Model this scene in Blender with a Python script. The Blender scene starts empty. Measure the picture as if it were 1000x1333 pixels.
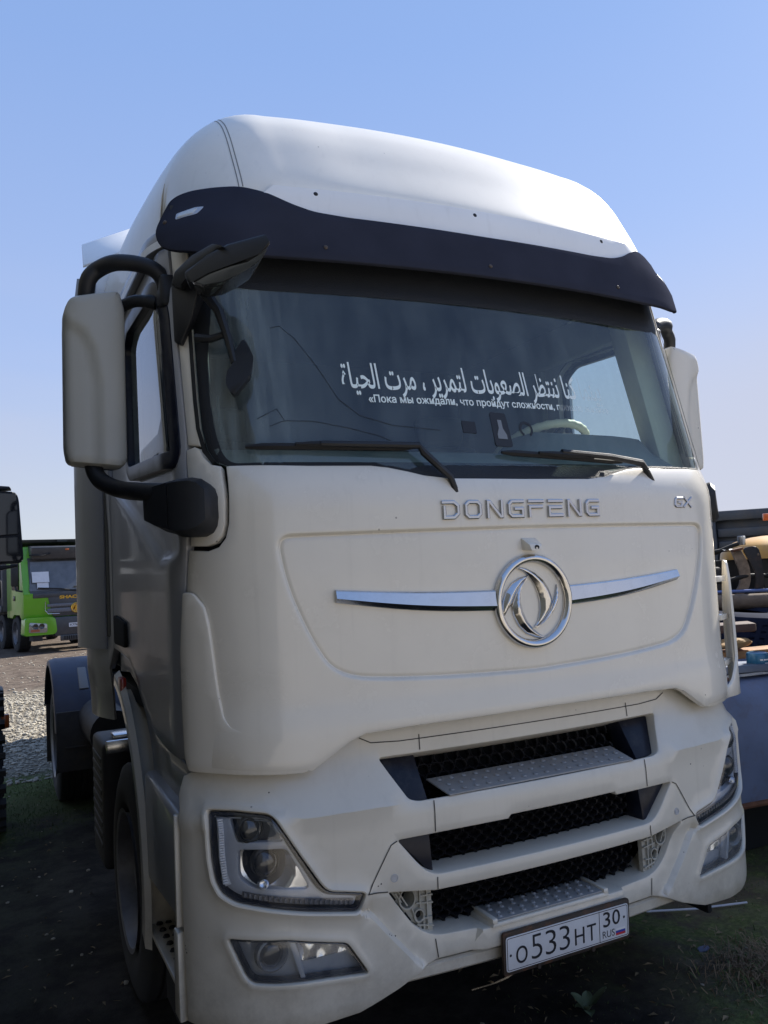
import bpy, bmesh, math, random
import numpy as np
from mathutils import Vector, Matrix
from mathutils.geometry import delaunay_2d_cdt
R = math.radians
rng = random.Random(7)
scene = bpy.context.scene
COL = scene.collection

# ------------------------------------------------------------------ camera
cam = bpy.data.cameras.new("camera"); cam.sensor_fit = 'HORIZONTAL'; cam.sensor_width = 36.0
cam.lens = 1065.7/1000*36; cam.clip_start = .05; cam.clip_end = 3000
camo = bpy.data.objects.new("camera", cam); COL.objects.link(camo)
_r = Vector((0.89834783, -0.43640136, -0.05024977)); _u = Vector((0.01491123, -0.08403036, 0.99635162)); _f = Vector((0.43903171, 0.8958196, 0.06898121))
_m = Matrix((( _r[0], _u[0], -_f[0], -1.74285), (_r[1], _u[1], -_f[1], -2.44740), (_r[2], _u[2], -_f[2], 1.83237), (0, 0, 0, 1)))
camo.matrix_world = _m
scene.camera = camo

# ------------------------------------------------------------------ sky, sun, exposure
SUN_EL, SUN_AZ = R(37), math.atan2(.72, .23)        # azimuth from +Y towards +X: the sun stands to the right, behind the truck
world = bpy.data.worlds.new("World"); scene.world = world; world.use_nodes = True
nt = world.node_tree; nt.nodes.clear()
out = nt.nodes.new("ShaderNodeOutputWorld"); bg = nt.nodes.new("ShaderNodeBackground"); sky = nt.nodes.new("ShaderNodeTexSky")
sky.sky_type = 'NISHITA'; sky.sun_disc = False; sky.sun_elevation = SUN_EL; sky.sun_rotation = SUN_AZ
sky.altitude = 0; sky.air_density = 1.0; sky.dust_density = .35; sky.ozone_density = 4.5
bg.inputs[1].default_value = .115
# thin lavender autumn haze towards the horizon
wtc = nt.nodes.new("ShaderNodeTexCoord"); wsx = nt.nodes.new("ShaderNodeSeparateXYZ"); nt.links.new(wtc.outputs['Generated'], wsx.inputs[0])
wrp = nt.nodes.new("ShaderNodeValToRGB"); nt.links.new(wsx.outputs['Z'], wrp.inputs[0]); wel = wrp.color_ramp.elements
wel[0].position = 0; wel[0].color = (2.6/4, 2.62/4, 2.95/4, 1); wel[1].position = 1; wel[1].color = (.95/4, 1.6/4, 3.1/4, 1)
for p_, c_ in ((.10, (2.45, 2.55, 3.05)), (.26, (1.8, 2.28, 3.6)), (.55, (1.25, 1.92, 3.55))): e_ = wel.new(p_); e_.color = (c_[0]/4, c_[1]/4, c_[2]/4, 1)
wsc = nt.nodes.new("ShaderNodeVectorMath"); wsc.operation = 'SCALE'; wsc.inputs[3].default_value = 4; nt.links.new(wrp.outputs[0], wsc.inputs[0])
wmx = nt.nodes.new("ShaderNodeMix"); wmx.data_type = 'RGBA'; wmx.inputs[0].default_value = .85; nt.links.new(sky.outputs[0], wmx.inputs[6]); nt.links.new(wsc.outputs[0], wmx.inputs[7])
wmp = nt.nodes.new("ShaderNodeMapping"); wmp.inputs['Scale'].default_value = (1.2, 1.2, 5); nt.links.new(wtc.outputs['Generated'], wmp.inputs[0])
wnz = nt.nodes.new("ShaderNodeTexNoise"); wnz.inputs['Scale'].default_value = 1.7; wnz.inputs['Detail'].default_value = 7; nt.links.new(wmp.outputs[0], wnz.inputs['Vector'])
wm1 = nt.nodes.new("ShaderNodeMapRange"); wm1.interpolation_type = 'SMOOTHSTEP'; wm1.inputs[1].default_value = .40; wm1.inputs[2].default_value = .70; nt.links.new(wnz.outputs['Fac'], wm1.inputs[0])
wm2 = nt.nodes.new("ShaderNodeMapRange"); wm2.interpolation_type = 'SMOOTHSTEP'; wm2.inputs[1].default_value = .42; wm2.inputs[2].default_value = .05; nt.links.new(wsx.outputs['Z'], wm2.inputs[0])
wm3 = nt.nodes.new("ShaderNodeMath"); wm3.operation = 'MULTIPLY'; nt.links.new(wm1.outputs[0], wm3.inputs[0]); nt.links.new(wm2.outputs[0], wm3.inputs[1])
wmx_ = nt.nodes.new("ShaderNodeMapRange"); wmx_.interpolation_type = 'SMOOTHSTEP'; wmx_.inputs[1].default_value = .25; wmx_.inputs[2].default_value = .8; nt.links.new(wsx.outputs['X'], wmx_.inputs[0])
wm2b = nt.nodes.new("ShaderNodeMapRange"); wm2b.interpolation_type = 'SMOOTHSTEP'; wm2b.inputs[1].default_value = .40; wm2b.inputs[2].default_value = .12; nt.links.new(wsx.outputs['Z'], wm2b.inputs[0])
wmb = nt.nodes.new("ShaderNodeMath"); wmb.operation = 'MULTIPLY'; nt.links.new(wmx_.outputs[0], wmb.inputs[0]); nt.links.new(wm2b.outputs[0], wmb.inputs[1])
wm4 = nt.nodes.new("ShaderNodeMath"); wm4.operation = 'MULTIPLY_ADD'; nt.links.new(wm3.outputs[0], wm4.inputs[0]); wm4.inputs[1].default_value = .5
wmc = nt.nodes.new("ShaderNodeMath"); wmc.operation = 'MULTIPLY'; wmc.inputs[1].default_value = .80; nt.links.new(wmb.outputs[0], wmc.inputs[0]); nt.links.new(wmc.outputs[0], wm4.inputs[2])
wcl = nt.nodes.new("ShaderNodeMix"); wcl.data_type = 'RGBA'; nt.links.new(wm4.outputs[0], wcl.inputs[0]); nt.links.new(wmx.outputs[2], wcl.inputs[6]); wcl.inputs[7].default_value = (2.6, 2.72, 3.35, 1)
nt.links.new(wcl.outputs[2], bg.inputs[0]); nt.links.new(bg.outputs[0], out.inputs[0])
sun = bpy.data.lights.new("sun", 'SUN'); sun.energy = 5.0; sun.angle = R(.53); sun.color = (1, .95, .87)
suno = bpy.data.objects.new("sun", sun); COL.objects.link(suno)
_s = Vector((math.sin(SUN_AZ)*math.cos(SUN_EL), math.cos(SUN_AZ)*math.cos(SUN_EL), math.sin(SUN_EL)))
suno.rotation_euler = _s.to_track_quat('Z', 'Y').to_euler()
suno.location = _s*50
vs = scene.view_settings; vs.view_transform = 'Standard'; vs.look = 'None'; vs.exposure = 1.0; vs.gamma = 1
scene.cycles.max_bounces = 8; scene.cycles.transparent_max_bounces = 16; scene.cycles.use_denoising = True
scene.cycles.sample_clamp_indirect = 6.0

# ------------------------------------------------------------------ materials
MATS = {}
def mat(name, col, rough=.5, metal=0., coat=0., spec=.5, var=0., vscale=6., bump=0., bscale=60., dirt=None, dirt_amt=0., dscale=9., alpha=1.):
    """principled material; var = soft colour variation, dirt = second colour in blotches, bump = fine relief"""
    m = bpy.data.materials.new(name); m.use_nodes = True; t = m.node_tree; N = t.nodes; L = t.links
    p = N["Principled BSDF"]; p.inputs['Roughness'].default_value = rough; p.inputs['Metallic'].default_value = metal
    p.inputs['Coat Weight'].default_value = coat; p.inputs['Coat Roughness'].default_value = .06
    p.inputs['Specular IOR Level'].default_value = spec
    tc = N.new("ShaderNodeTexCoord")
    src = None
    if var or dirt_amt:
        n1 = N.new("ShaderNodeTexNoise"); n1.inputs['Scale'].default_value = vscale; n1.inputs['Detail'].default_value = 6
        L.new(tc.outputs['Object'], n1.inputs['Vector'])
        mr = N.new("ShaderNodeMapRange"); mr.inputs[1].default_value = .3; mr.inputs[2].default_value = .7
        mr.inputs[3].default_value = 1-var; mr.inputs[4].default_value = 1+var
        L.new(n1.outputs['Fac'], mr.inputs[0])
        mx = N.new("ShaderNodeMix"); mx.data_type = 'RGBA'; mx.blend_type = 'MULTIPLY'; mx.inputs[0].default_value = 1
        mx.inputs[6].default_value = (*col, 1); L.new(mr.outputs[0], mx.inputs[7]); src = mx.outputs[2]
        if dirt_amt:
            n2 = N.new("ShaderNodeTexNoise"); n2.inputs['Scale'].default_value = dscale; n2.inputs['Detail'].default_value = 9; n2.inputs['Roughness'].default_value = .7
            L.new(tc.outputs['Object'], n2.inputs['Vector'])
            m2 = N.new("ShaderNodeMapRange"); m2.inputs[1].default_value = .5; m2.inputs[2].default_value = .75; m2.inputs[3].default_value = 0; m2.inputs[4].default_value = dirt_amt
            L.new(n2.outputs['Fac'], m2.inputs[0])
            mx2 = N.new("ShaderNodeMix"); mx2.data_type = 'RGBA'; L.new(m2.outputs[0], mx2.inputs[0]); L.new(src, mx2.inputs[6]); mx2.inputs[7].default_value = (*dirt, 1)
            src = mx2.outputs[2]
            ra = N.new("ShaderNodeMath"); ra.operation = 'MULTIPLY_ADD'; L.new(m2.outputs[0], ra.inputs[0]); ra.inputs[1].default_value = .4; ra.inputs[2].default_value = rough
            L.new(ra.outputs[0], p.inputs['Roughness'])
        L.new(src, p.inputs['Base Color'])
    else:
        p.inputs['Base Color'].default_value = (*col, 1)
    if bump:
        n3 = N.new("ShaderNodeTexNoise"); n3.inputs['Scale'].default_value = bscale; n3.inputs['Detail'].default_value = 4
        L.new(tc.outputs['Object'], n3.inputs['Vector'])
        b = N.new("ShaderNodeBump"); b.inputs['Strength'].default_value = bump; b.inputs['Distance'].default_value = .01
        L.new(n3.outputs['Fac'], b.inputs['Height']); L.new(b.outputs[0], p.inputs['Normal'])
    MATS[name] = m
    return m
def glass(name, tint=(.75, .85, .82), dust=.03, dustcol=(.45, .5, .5), refl=.065, rough=0., streak=False):
    m = bpy.data.materials.new(name); m.use_nodes = True; t = m.node_tree; N = t.nodes; L = t.links; N.clear()
    o = N.new("ShaderNodeOutputMaterial"); tr = N.new("ShaderNodeBsdfTransparent"); tr.inputs[0].default_value = (*tint, 1)
    gl = N.new("ShaderNodeBsdfGlossy"); gl.inputs['Roughness'].default_value = rough; gl.inputs[0].default_value = (1, 1, 1, 1)
    lw = N.new("ShaderNodeLayerWeight"); pw = N.new("ShaderNodeMath"); pw.operation = 'POWER'; L.new(lw.outputs['Facing'], pw.inputs[0]); pw.inputs[1].default_value = 5
    fr = N.new("ShaderNodeMath"); fr.operation = 'MULTIPLY_ADD'; L.new(pw.outputs[0], fr.inputs[0]); fr.inputs[1].default_value = .93; fr.inputs[2].default_value = refl
    mx = N.new("ShaderNodeMixShader"); L.new(fr.outputs[0], mx.inputs[0]); L.new(tr.outputs[0], mx.inputs[1]); L.new(gl.outputs[0], mx.inputs[2])
    df = N.new("ShaderNodeBsdfDiffuse"); df.inputs[0].default_value = (*dustcol, 1)
    tc = N.new("ShaderNodeTexCoord"); mp = N.new("ShaderNodeMapping"); mp.inputs['Scale'].default_value = (5, 5, 1.2); L.new(tc.outputs['Object'], mp.inputs[0])
    nz = N.new("ShaderNodeTexNoise"); nz.inputs['Scale'].default_value = 2.2; nz.inputs['Detail'].default_value = 7; nz.inputs['Roughness'].default_value = .6; L.new(mp.outputs[0], nz.inputs['Vector'])
    mr = N.new("ShaderNodeMapRange"); mr.inputs[1].default_value = .3; mr.inputs[2].default_value = .75; mr.inputs[3].default_value = dust*.2; mr.inputs[4].default_value = dust*2.1; L.new(nz.outputs['Fac'], mr.inputs[0])
    dfac = mr.outputs[0]
    if streak:      # run-down dust streaks near the left pillar
        mp2 = N.new("ShaderNodeMapping"); mp2.inputs['Scale'].default_value = (16, 4, .9); L.new(tc.outputs['Object'], mp2.inputs[0])
        nz2 = N.new("ShaderNodeTexNoise"); nz2.inputs['Scale'].default_value = 1.6; nz2.inputs['Detail'].default_value = 6; L.new(mp2.outputs[0], nz2.inputs['Vector'])
        sx2 = N.new("ShaderNodeSeparateXYZ"); L.new(tc.outputs['Object'], sx2.inputs[0])
        m3 = N.new("ShaderNodeMapRange"); m3.interpolation_type = 'SMOOTHSTEP'; m3.inputs[1].default_value = -.66; m3.inputs[2].default_value = -.98; m3.inputs[3].default_value = 0; m3.inputs[4].default_value = .55; L.new(sx2.outputs['X'], m3.inputs[0])
        m4 = N.new("ShaderNodeMapRange"); m4.inputs[1].default_value = .30; m4.inputs[2].default_value = .8; L.new(nz2.outputs['Fac'], m4.inputs[0])
        m5 = N.new("ShaderNodeMath"); m5.operation = 'MULTIPLY_ADD'; L.new(m3.outputs[0], m5.inputs[0]); L.new(m4.outputs[0], m5.inputs[1]); L.new(mr.outputs[0], m5.inputs[2]); dfac = m5.outputs[0]
    m2 = N.new("ShaderNodeMixShader"); L.new(dfac, m2.inputs[0]); L.new(mx.outputs[0], m2.inputs[1]); L.new(df.outputs[0], m2.inputs[2])
    L.new(m2.outputs[0], o.inputs[0]); MATS[name] = m
    return m

WHITE = (.765, .715, .62)
def paint_white(name, col, rough, coat, dirt_amt):
    """off-white lorry paint with specks and faint run-down streaks of road dirt"""
    m = mat(name, col, rough, 0, coat, var=.03, vscale=3, dirt=(.33, .30, .25), dirt_amt=dirt_amt, dscale=5)
    t = m.node_tree; N = t.nodes; L = t.links; p = N["Principled BSDF"]
    src = p.inputs['Base Color'].links[0].from_socket
    tc = N.new("ShaderNodeTexCoord")
    vo = N.new("ShaderNodeTexVoronoi"); vo.inputs['Scale'].default_value = 14; L.new(tc.outputs['Object'], vo.inputs['Vector'])
    th = N.new("ShaderNodeMapRange"); th.inputs[1].default_value = .035; th.inputs[2].default_value = .06; th.inputs[3].default_value = 1; th.inputs[4].default_value = 0; L.new(vo.outputs['Distance'], th.inputs[0])
    pk = N.new("ShaderNodeMath"); pk.operation = 'GREATER_THAN'; pk.inputs[1].default_value = .68
    sp = N.new("ShaderNodeSeparateColor"); L.new(vo.outputs['Color'], sp.inputs[0]); L.new(sp.outputs[0], pk.inputs[0])
    ml = N.new("ShaderNodeMath"); ml.operation = 'MULTIPLY'; L.new(th.outputs[0], ml.inputs[0]); L.new(pk.outputs[0], ml.inputs[1])
    m3 = N.new("ShaderNodeMath"); m3.operation = 'MULTIPLY'; L.new(ml.outputs[0], m3.inputs[0]); m3.inputs[1].default_value = .75
    mx = N.new("ShaderNodeMix"); mx.data_type = 'RGBA'; L.new(m3.outputs[0], mx.inputs[0]); L.new(src, mx.inputs[6]); mx.inputs[7].default_value = (.12, .10, .08, 1)
    # road grime thrown up on the lowest panels, and thin run-down streaks
    sz = N.new("ShaderNodeSeparateXYZ"); L.new(tc.outputs['Object'], sz.inputs[0])
    gz = N.new("ShaderNodeMapRange"); gz.interpolation_type = 'SMOOTHSTEP'; gz.inputs[1].default_value = .85; gz.inputs[2].default_value = .42; gz.inputs[3].default_value = .02; gz.inputs[4].default_value = .7; L.new(sz.outputs['Z'], gz.inputs[0])
    gn = N.new("ShaderNodeTexNoise"); gn.inputs['Scale'].default_value = 7; gn.inputs['Detail'].default_value = 10; gn.inputs['Roughness'].default_value = .75; L.new(tc.outputs['Object'], gn.inputs['Vector'])
    gm_ = N.new("ShaderNodeMapRange"); gm_.inputs[1].default_value = .42; gm_.inputs[2].default_value = .72; L.new(gn.outputs['Fac'], gm_.inputs[0])
    gf = N.new("ShaderNodeMath"); gf.operation = 'MULTIPLY'; L.new(gz.outputs[0], gf.inputs[0]); L.new(gm_.outputs[0], gf.inputs[1])
    smp = N.new("ShaderNodeMapping"); smp.inputs['Scale'].default_value = (26, 26, 1.1); L.new(tc.outputs['Object'], smp.inputs[0])
    sn = N.new("ShaderNodeTexNoise"); sn.inputs['Scale'].default_value = 1.3; sn.inputs['Detail'].default_value = 5; L.new(smp.outputs[0], sn.inputs['Vector'])
    sm = N.new("ShaderNodeMapRange"); sm.inputs[1].default_value = .58; sm.inputs[2].default_value = .8; sm.inputs[3].default_value = 0; sm.inputs[4].default_value = .09; L.new(sn.outputs['Fac'], sm.inputs[0])
    gs = N.new("ShaderNodeMath"); gs.operation = 'ADD'; L.new(gf.outputs[0], gs.inputs[0]); L.new(sm.outputs[0], gs.inputs[1])
    mg = N.new("ShaderNodeMix"); mg.data_type = 'RGBA'; L.new(gs.outputs[0], mg.inputs[0]); L.new(mx.outputs[2], mg.inputs[6]); mg.inputs[7].default_value = (.30, .27, .22, 1)
    L.new(mg.outputs[2], p.inputs['Base Color'])
    return m
PAINT = paint_white("paint_offwhite", WHITE, .26, .8, .10)
PAINTB = paint_white("paint_bumper", (.67, .63, .545), .34, .4, .20)
ROOFP = paint_white("paint_roof", (.88, .835, .74), .4, .25, .08)
LIPP = paint_white("paint_lip", (.90, .89, .86), .4, .2, .03)
SHADEP = mat("paint_shaded_side", (.36, .36, .37), .3, 0, .25, spec=.3, var=.03, dirt=(.3, .28, .25), dirt_amt=.12)  # same off-white as the cab, darkened to put flank shade into the colour
VISORM = mat("visor_navy", (.040, .043, .060), .5, 0, 0, spec=0, var=.1)
BLACKP = mat("black_plastic", (.012, .013, .016), .5, 0, 0, bump=.15, bscale=400, var=.15)
BLACKG = mat("black_gloss", (.008, .010, .020), .3, 0, 0, spec=.3, dirt=(.12, .12, .12), dirt_amt=.25, dscale=14)
RUBBER = mat("rubber_black", (.012, .012, .013), .7, var=.2)
SEAM = mat("seam_dark", (.055, .050, .042), .8)
GAP = mat("gap_black", (.008, .008, .008), .9)
CHROME = mat("chrome", (.64, .63, .62), .12, 1.0, var=.04, dirt=(.3, .3, .3), dirt_amt=.2, dscale=20)
SATIN = mat("satin_chrome", (.62, .62, .63), .22, 1.0)
LETTER = mat("letter_chrome", (.50, .50, .51), .16, 1.0)
MIRRORSHADE = mat("mirror_shell_shaded", (.42, .42, .385), .4, 0, .1, var=.03)  # near mirror shell greyed for its shade; the far one keeps plain paint
STEPM = mat("step_aluminium", (.31, .31, .31), .55, .2, var=.08, dirt=(.22, .2, .17), dirt_amt=.4, dscale=30)
SOCKET = mat("socket_plastic", (.42, .41, .36), .6, var=.1, dirt=(.15, .13, .10), dirt_amt=.5, dscale=25)
TYRE = mat("tyre_rubber", (.02, .02, .021), .8, var=.25, dirt=(.09, .08, .065), dirt_amt=.4, dscale=8)
RIM = mat("rim_steel", (.16, .16, .17), .45, .5, var=.2, dirt=(.06, .05, .04), dirt_amt=.4)
CHASSIS = mat("chassis_black", (.014, .014, .016), .6, var=.2, dirt=(.07, .06, .05), dirt_amt=.4)
GUARD = mat("mudguard_blueblack", (.035, .045, .085), .5, var=.15, dirt=(.10, .09, .08), dirt_amt=.35)
FLAP = mat("mudflap", (.04, .04, .045), .75, var=.2, dirt=(.12, .10, .08), dirt_amt=.5)
REFL = mat("lamp_reflector", (.80, .82, .86), .14, .9)
LENSDARK = mat("projector_glass", (.006, .007, .012), .03, 0, 1.0)
LAMPGREY = mat("lamp_bezel_grey", (.46, .48, .52), .3, .2)
LEDM = mat("led_strip", (.72, .74, .77), .3, 0, .4, bump=.5, bscale=120)
PLATEW = mat("plate_white", (.66, .68, .72), .4, var=.04, dirt=(.35, .33, .3), dirt_amt=.25, dscale=22)
PLATEF = mat("plate_frame", (.035, .025, .02), .6, var=.3, dirt=(.24, .09, .03), dirt_amt=.6, dscale=22)
INK = mat("plate_ink", (.010, .012, .02), .5)
RED = mat("flag_red", (.5, .03, .04), .5); BLUE = mat("flag_blue", (.02, .05, .35), .5); FWHITE = mat("flag_white", (.75, .75, .75), .5)
ORANGE = mat("marker_orange", (.55, .12, .02), .3, 0, .5); REDL = mat("marker_red", (.35, .03, .02), .3, 0, .5)
CREAM = mat("trim_cream", (.74, .72, .58), .7, var=.05)
DASH = mat("dash_grey", (.22, .23, .21), .7, var=.1)
CABDARK = mat("cab_dark", (.03, .033, .037), .85, var=.2)
WHEELT = mat("wheel_cover_cream", (.75, .70, .52), .6, var=.08)
STICK = mat("sticker_white", (.82, .90, .86), .6)
WASHED = glass("sticker_washed_out", (1, 1, 1), .30, (.80, .86, .84), refl=0.)  # see-through lettering, imitates a bright window washing the white out
HAIRL = mat("crack_line", (.03, .035, .04), .4)
WSG = glass("windshield_glass", (.78, .90, .86), .085, (.32, .40, .42), streak=True)  # film is part dust, part painted cloudy bluish reflection
SIDEG = glass("side_glass", (.70, .77, .80), .02)
LENSG = glass("lamp_lens", (.95, .97, 1.0), .035, (.55, .58, .62))
FOGG = glass("fog_lens", (.90, .93, .96), .11, (.50, .53, .57))
MGLASS = mat("mirror_glass", (.6, .63, .68), .02, 1.0)

# ------------------------------------------------------------------ builders
LOCS = {}
def thing(name, label, cat, loc=(0, 0, 0), rz=0., group=None):
    o = bpy.data.objects.new(name, None); COL.objects.link(o); o.location = loc; o.rotation_euler = (0, 0, rz); o.empty_display_size = .2
    o['label'] = label; o['category'] = cat
    if group: o['group'] = group
    LOCS[o] = Vector(loc)
    return o
def finish(o, m, parent, ang=35, smooth=True):
    me = o.data
    for x in (m if isinstance(m, (list, tuple)) else [m]): me.materials.append(x)
    if smooth:
        me.shade_smooth(); me.set_sharp_from_angle(angle=R(ang))
    COL.objects.link(o)
    if parent is not None:
        o.parent = parent
        if parent in LOCS and parent.rotation_euler.z == 0: o.location = -LOCS[parent]   # shapes are written in world coordinates
    return o
class B:
    """collects simple solids into one mesh"""
    def __init__(s): s.bm = bmesh.new(); s.mi = 0
    def _add(s, vs, fs):
        v = [s.bm.verts.new(p) for p in vs]; r = []
        for f in fs:
            try:
                q = s.bm.faces.new([v[i] for i in f]); q.material_index = s.mi; r.append(q)
            except ValueError: pass
        return v, r
    def box(s, x0, x1, y0, y1, z0, z1, bev=0., seg=2, rot=None):
        vs = [Vector((x, y, z)) for x in (x0, x1) for y in (y0, y1) for z in (z0, z1)]
        if rot: 
            c = Vector(((x0+x1)/2, (y0+y1)/2, (z0+z1)/2)); vs = [c+rot@(v-c) for v in vs]
        v, f = s._add(vs, [(0, 1, 3, 2), (4, 6, 7, 5), (0, 4, 5, 1), (2, 3, 7, 6), (0, 2, 6, 4), (1, 5, 7, 3)])
        if bev:
            es = list({e for q in f for e in q.edges})
            bmesh.ops.bevel(s.bm, geom=es, offset=bev, segments=seg, affect='EDGES', profile=.5)
        return s
    def hexa(s, a, b, bev=0., seg=2):
        """solid between two quads (lists of four points)"""
        v, f = s._add([Vector(p) for p in list(a)+list(b)], [(3, 2, 1, 0), (4, 5, 6, 7), (0, 1, 5, 4), (1, 2, 6, 5), (2, 3, 7, 6), (3, 0, 4, 7)])
        if bev: bmesh.ops.bevel(s.bm, geom=list({e for q in f for e in q.edges}), offset=bev, segments=seg, affect='EDGES', profile=.5)
        return s
    def prism(s, poly, f, bev=0., seg=2):
        """poly: 2-D points; f(u,v,k) -> 3-D point on side k (0 or 1)"""
        n = len(poly); vs = [Vector(f(u, v, 0)) for u, v in poly]+[Vector(f(u, v, 1)) for u, v in poly]
        fs = [tuple(range(n))[::-1], tuple(range(n, 2*n))]+[(i, (i+1) % n, n+(i+1) % n, n+i) for i in range(n)]
        v, q = s._add(vs, fs)
        if bev:
            es = [e for e in {e for g in q for e in g.edges} if len(e.link_faces) == 2 and (e.verts[0].index, e.verts[1].index) and ((q[0] in e.link_faces) or (q[1] in e.link_faces))]
            bmesh.ops.bevel(s.bm, geom=es, offset=bev, segments=seg, affect='EDGES', profile=.5)
        return s
    def tube(s, pts, r, n=10, caps=True, flat=1.0):
        pts = [Vector(p) for p in pts]; rs = r if isinstance(r, (list, tuple)) else [r]*len(pts); rings = []
        up = Vector((0, 0, 1))
        for i, p in enumerate(pts):
            d = (pts[min(i+1, len(pts)-1)]-pts[max(i-1, 0)]).normalized()
            a = d.cross(up)
            if a.length < .05: a = d.cross(Vector((0, 1, 0)))
            a.normalize(); b = a.cross(d).normalized()
            rings.append([s.bm.verts.new(p+(a*math.cos(t)*flat+b*math.sin(t))*rs[i]) for t in [2*math.pi*k/n for k in range(n)]])
        for i in range(len(rings)-1):
            for k in range(n):
                q = s.bm.faces.new((rings[i][k], rings[i][(k+1) % n], rings[i+1][(k+1) % n], rings[i+1][k])); q.material_index = s.mi
        if caps:
            for g in (rings[0][::-1], rings[-1]): s.bm.faces.new(g).material_index = s.mi
        return s
    def lathe(s, prof, c, axis='x', n=40, close=False):
        """prof: (along axis, radius) pairs"""
        c = Vector(c); rings = []
        A = {'x': (Vector((1, 0, 0)), Vector((0, 1, 0)), Vector((0, 0, 1))), 'y': (Vector((0, 1, 0)), Vector((1, 0, 0)), Vector((0, 0, 1))), 'z': (Vector((0, 0, 1)), Vector((1, 0, 0)), Vector((0, 1, 0)))}
        ax, e1, e2 = axis if isinstance(axis, tuple) else A[axis]
        for a, r in prof:
            if r < 1e-6: rings.append([s.bm.verts.new(c+ax*a)])
            else: rings.append([s.bm.verts.new(c+ax*a+(e1*math.cos(2*math.pi*k/n)+e2*math.sin(2*math.pi*k/n))*r) for k in range(n)])
        P = list(zip(rings[:-1], rings[1:]))
        if close: P.append((rings[-1], rings[0]))
        for g, h in P:
            for k in range(n):
                k2 = (k+1) % n
                vs = [g[0]] if len(g) == 1 else [g[k], g[k2]]
                ws = [h[0]] if len(h) == 1 else [h[k2], h[k]]
                if len(vs)+len(ws) > 2:
                    q = s.bm.faces.new(vs+ws); q.material_index = s.mi
        return s
    def grid(s, rows, closed=False):
        """rows: lists of 3-D points of equal length"""
        V = [[s.bm.verts.new(p) for p in r] for r in rows]; n = len(V[0])
        for i in range(len(V)-1):
            for k in range(n if closed else n-1):
                q = s.bm.faces.new((V[i][k], V[i][(k+1) % n], V[i+1][(k+1) % n], V[i+1][k])); q.material_index = s.mi
        return V
    def solid(s, rows, th):
        """thick sheet from a grid of points: th is the thickness along the sheet's own normal, inwards"""
        P = np.array([[list(p) for p in r] for r in rows], float)
        du = np.gradient(P, axis=1); dv = np.gradient(P, axis=0); n = np.cross(du, dv); n /= np.linalg.norm(n, axis=2, keepdims=True)+1e-12
        Q = P-n*th; m, k = P.shape[:2]
        a = s.grid([[Vector(p) for p in r] for r in P]); b = [[s.bm.verts.new(Vector(p)) for p in r] for r in Q]
        for i in range(m-1):
            for j in range(k-1): s.bm.faces.new((b[i][j], b[i+1][j], b[i+1][j+1], b[i][j+1])).material_index = s.mi
        for i in range(m-1):
            for j in (0, k-1): s.bm.faces.new((a[i][j], a[i+1][j], b[i+1][j], b[i][j])).material_index = s.mi
        for j in range(k-1):
            for i in (0, m-1): s.bm.faces.new((a[i][j], a[i][j+1], b[i][j+1], b[i][j])).material_index = s.mi
        return s
    def make_each(s, name, m, parent=None, ang=35, smooth=True):
        """one object for every separate piece"""
        bmesh.ops.recalc_face_normals(s.bm, faces=s.bm.faces); s.bm.verts.ensure_lookup_table(); s.bm.verts.index_update(); seen = set(); out = []
        for v0 in s.bm.verts:
            if v0.index in seen or not v0.link_faces: continue
            st = [v0]; isl = []; seen.add(v0.index)
            while st:
                v = st.pop(); isl.append(v)
                for e in v.link_edges:
                    w = e.other_vert(v)
                    if w.index not in seen: seen.add(w.index); st.append(w)
            ix = {v.index: i for i, v in enumerate(isl)}; fs = {f for v in isl for f in v.link_faces}
            me = bpy.data.meshes.new(name); me.from_pydata([v.co for v in isl], [], [[ix[v.index] for v in f.verts] for f in fs]); me.update()
            out.append(finish(bpy.data.objects.new(name, me), m, parent, ang, smooth))
        s.bm.free(); return out
    def make(s, name, m, parent=None, ang=35, smooth=True, recalc=True):
        if recalc: bmesh.ops.recalc_face_normals(s.bm, faces=s.bm.faces)
        me = bpy.data.meshes.new(name); s.bm.to_mesh(me); s.bm.free()
        return finish(bpy.data.objects.new(name, me), m, parent, ang, smooth)
def copy_tree(o, parent=None, loc=None, rz=None):
    c = o.copy(); COL.objects.link(c)
    if parent is not None: c.parent = parent
    if loc is not None: c.location = loc
    if rz is not None: c.rotation_euler = (0, 0, rz)
    for ch in list(o.children): copy_tree(ch, c)
    return c
def sstep(a, b, x):
    t = min(1., max(0., (x-a)/(b-a))); return t*t*(3-2*t)

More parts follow.
